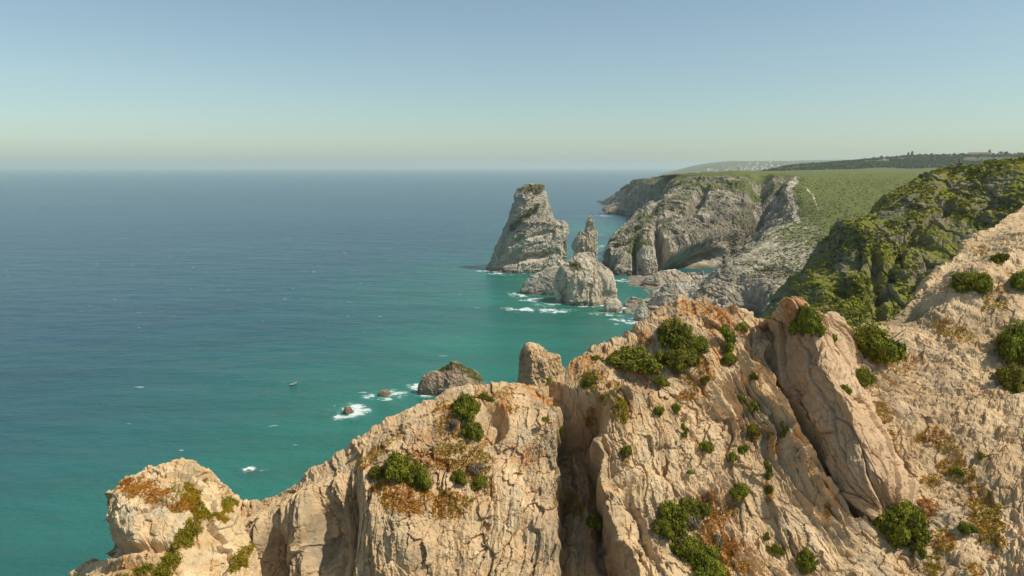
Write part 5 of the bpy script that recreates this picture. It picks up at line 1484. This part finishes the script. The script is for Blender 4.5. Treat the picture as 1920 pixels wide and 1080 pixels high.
# =============================================================== PEOPLE ON THE RIDGE
def person(loc, rz, pose, label, top, legs, skin_c=(0.45, 0.28, 0.20)):
    root = bpy.data.objects.new('person', None); COL.objects.link(root)
    root.location = loc; root.rotation_euler = (0, 0, rz); tag(root, label, 'person')
    if pose == 'walk':
        J = dict(pel=(0, 0, .95), spi=(0, .02, 1.2), che=(0, .03, 1.4), nec=(0, .05, 1.52), hea=(0, .06, 1.62), top=(0, .06, 1.74),
                 sl=(-.19, .02, 1.42), el=(-.25, .10, 1.16), wl=(-.24, .30, 1.0), hl=(-.24, .36, .95), sr=(.19, .02, 1.42), er=(.25, -.10, 1.15), wr=(.25, -.16, .92), hr=(.25, -.15, .84),
                 pl=(-.10, 0, .90), kl=(-.11, .16, .50), al=(-.11, .12, .08), tl=(-.11, .26, .03), pr=(.10, 0, .90), kr=(.11, -.08, .50), ar=(.11, -.28, .12), tr=(.11, -.18, .03))
    else:
        J = dict(pel=(0, 0, .16), spi=(0, .0, .38), che=(0, .05, .58), nec=(0, .08, .70), hea=(0, .11, .80), top=(0, .12, .92),
                 sl=(-.19, .04, .60), el=(-.25, .20, .40), wl=(-.14, .40, .45), hl=(-.08, .45, .46), sr=(.19, .04, .60), er=(.25, .20, .40), wr=(.14, .40, .45), hr=(.08, .45, .46),
                 pl=(-.10, 0.02, .15), kl=(-.13, .42, .45), al=(-.12, .55, .07), tl=(-.12, .68, .03), pr=(.10, 0.02, .15), kr=(.13, .42, .45), ar=(.12, .55, .07), tr=(.12, .68, .03))
    E = [('pel', 'spi'), ('spi', 'che'), ('che', 'nec'), ('nec', 'hea'), ('hea', 'top'), ('che', 'sl'), ('sl', 'el'), ('el', 'wl'), ('wl', 'hl'), ('che', 'sr'), ('sr', 'er'), ('er', 'wr'), ('wr', 'hr'),
         ('pel', 'pl'), ('pl', 'kl'), ('kl', 'al'), ('al', 'tl'), ('pel', 'pr'), ('pr', 'kr'), ('kr', 'ar'), ('ar', 'tr')]
    Rd = dict(pel=.14, spi=.13, che=.15, nec=.06, hea=.095, top=.07, sl=.07, el=.045, wl=.035, hl=.04, sr=.07, er=.045, wr=.035, hr=.04, pl=.10, kl=.065, al=.045, tl=.04, pr=.10, kr=.065, ar=.045, tr=.04)
    ks = list(J)
    def skinned(name, keys, grow, mat):
        kk = [k_ for k_ in ks if k_ in keys]; ee = [(kk.index(a), kk.index(b)) for a, b in E if a in keys and b in keys]
        me = bpy.data.meshes.new(name); me.from_pydata([J[k_] for k_ in kk], ee, [])
        o = bpy.data.objects.new(name, me); link(o, root)
        md = o.modifiers.new('Skin', 'SKIN'); o.modifiers.new('Sub', 'SUBSURF').levels = 1
        o.modifiers['Sub'].render_levels = 2
        for i, k_ in enumerate(kk):
            r_ = Rd[k_] + grow; me.skin_vertices[0].data[i].radius = (r_, r_ * .85)
        me.skin_vertices[0].data[0].use_root = True
        me.materials.append(mat); return o
    ms = plain_mat('skin_' + pose, skin_c, .6, .1, .3); mt = plain_mat('top_' + pose, top, .8, .2, .3); ml = plain_mat('trousers_' + pose, legs, .8, .2, .3); mh = plain_mat('hair_' + pose, (.03, .022, .018), .7, .2, .3)
    skinned('body', set(ks), 0, ms)
    skinned('shirt', {'pel', 'spi', 'che', 'sl', 'el', 'wl', 'sr', 'er', 'wr'}, .022, mt)
    skinned('trousers', {'pel', 'pl', 'kl', 'al', 'pr', 'kr', 'ar'}, .022, ml)
    hx, hy, hz = J['hea']
    v, fc = core([(hx, hy - .02, hz + .06, .15)], None, .9); mesh_obj('hair', v, fc, mh, root, smooth=True)
def ridge_point(px_, dy=3):
    qx, qy, P, N = SURF['green_ridge']
    m = np.abs(qx - px_) < 1.0; idx = np.where(m)[0]; k = idx[np.argmin(qy[idx])]
    return P[k].copy()
person(ridge_point(1798) + np.array((0, -.3, -.15)), R(60), 'walk', 'person in dark clothes standing on the crest of the green ridge', (.02, .022, .03), (.02, .02, .03))
person(ridge_point(1790) + np.array((0, -.3, -.1)), R(-70), 'sit', 'person sitting low in a pale shirt beside the one standing in dark clothes', (.7, .7, .68), (.05, .05, .06))

# =============================================================== BOULDERS ROUND THE COVE
def boulder_mesh(seed):
    nu_, nv_ = 40, 26
    th = np.linspace(0, 2 * np.pi, nu_, endpoint=False); ph = np.linspace(0.03, np.pi - .03, nv_)
    T, Pp = np.meshgrid(th, ph)
    D = np.stack([np.cos(T) * np.sin(Pp), np.sin(T) * np.sin(Pp), np.cos(Pp)], -1)
    rs = np.random.default_rng(seed); q = rs.normal(size=(11, 3)); q /= np.linalg.norm(q, axis=1)[:, None]
    h = rs.uniform(.62, .95, 11)
    r = np.min(np.stack([h[i] / np.maximum(D @ q[i], .25) for i in range(11)]), axis=0)
    r = np.clip(r, 0, 1.2) * (1 + .12 * fbm(D[..., 0] * 3, D[..., 1] * 3, D[..., 2] * 3 + seed, 3))
    P = D * r[..., None] * np.array((1, .8, .65))
    return P.reshape(-1, 3), grid_faces(nv_, nu_, True)[:, ::-1]
bm_ = []
for i in range(4):
    v, f = boulder_mesh(60 + i)
    o = mesh_obj('boulder', v, f, M_BLOCK, attrs=attrs_for((len(v),))); bm_.append(o)
spots = []
for i in range(44):
    if i < 32: x_, y_ = rsb.uniform(1168, 1290), rsb.uniform(556, 588)
    else: x_, y_ = rsb.uniform(1185, 1320), rsb.uniform(528, 556)
    spots.append((x_, y_))
for i, (x_, y_) in enumerate(spots):
    o = bm_[i] if i < 4 else bm_[i % 4].copy()
    if i >= 4: COL.objects.link(o)
    p, _ = hit(x_, y_, 'beach', 4)
    o.location = (p[0], p[1], max(p[2], -.3)); s_ = rsb.uniform(1.2, 4.2); o.scale = (s_ * 1.2, s_, s_); o.rotation_euler = (rsb.uniform(-.3, .3), rsb.uniform(-.3, .3), rsb.uniform(0, 6))
    tag(o, 'loose tan boulder in the shingle at the head of the small cove', 'boulder', 'loose boulders in the small cove')

# =============================================================== HAZE
def build_haze():
    me = bpy.data.meshes.new('haze')
    V, Fc = box(-62000, 62000, -2000, 62000, -14, 330)
    me.from_pydata([tuple(v) for v in V], [], [tuple(int(i) for i in f) for f in Fc]); me.update()
    o = bpy.data.objects.new('haze', me); COL.objects.link(o)
    m = bpy.data.materials.new('haze'); m.use_nodes = True; nt = m.node_tree
    for n in list(nt.nodes): nt.nodes.remove(n)
    out = nt.nodes.new('ShaderNodeOutputMaterial'); pv = nt.nodes.new('ShaderNodeVolumePrincipled')
    pv.inputs['Color'].default_value = (0.83, 0.94, 0.90, 1)
    pv.inputs['Density'].default_value = 5.5e-5
    pv.inputs['Anisotropy'].default_value = 0.1
    nt.links.new(pv.outputs[0], out.inputs['Volume'])
    me.materials.append(m)
    tag(o, 'pale sea haze veiling the horizon and the far coast', 'haze', kind='stuff')
build_haze()
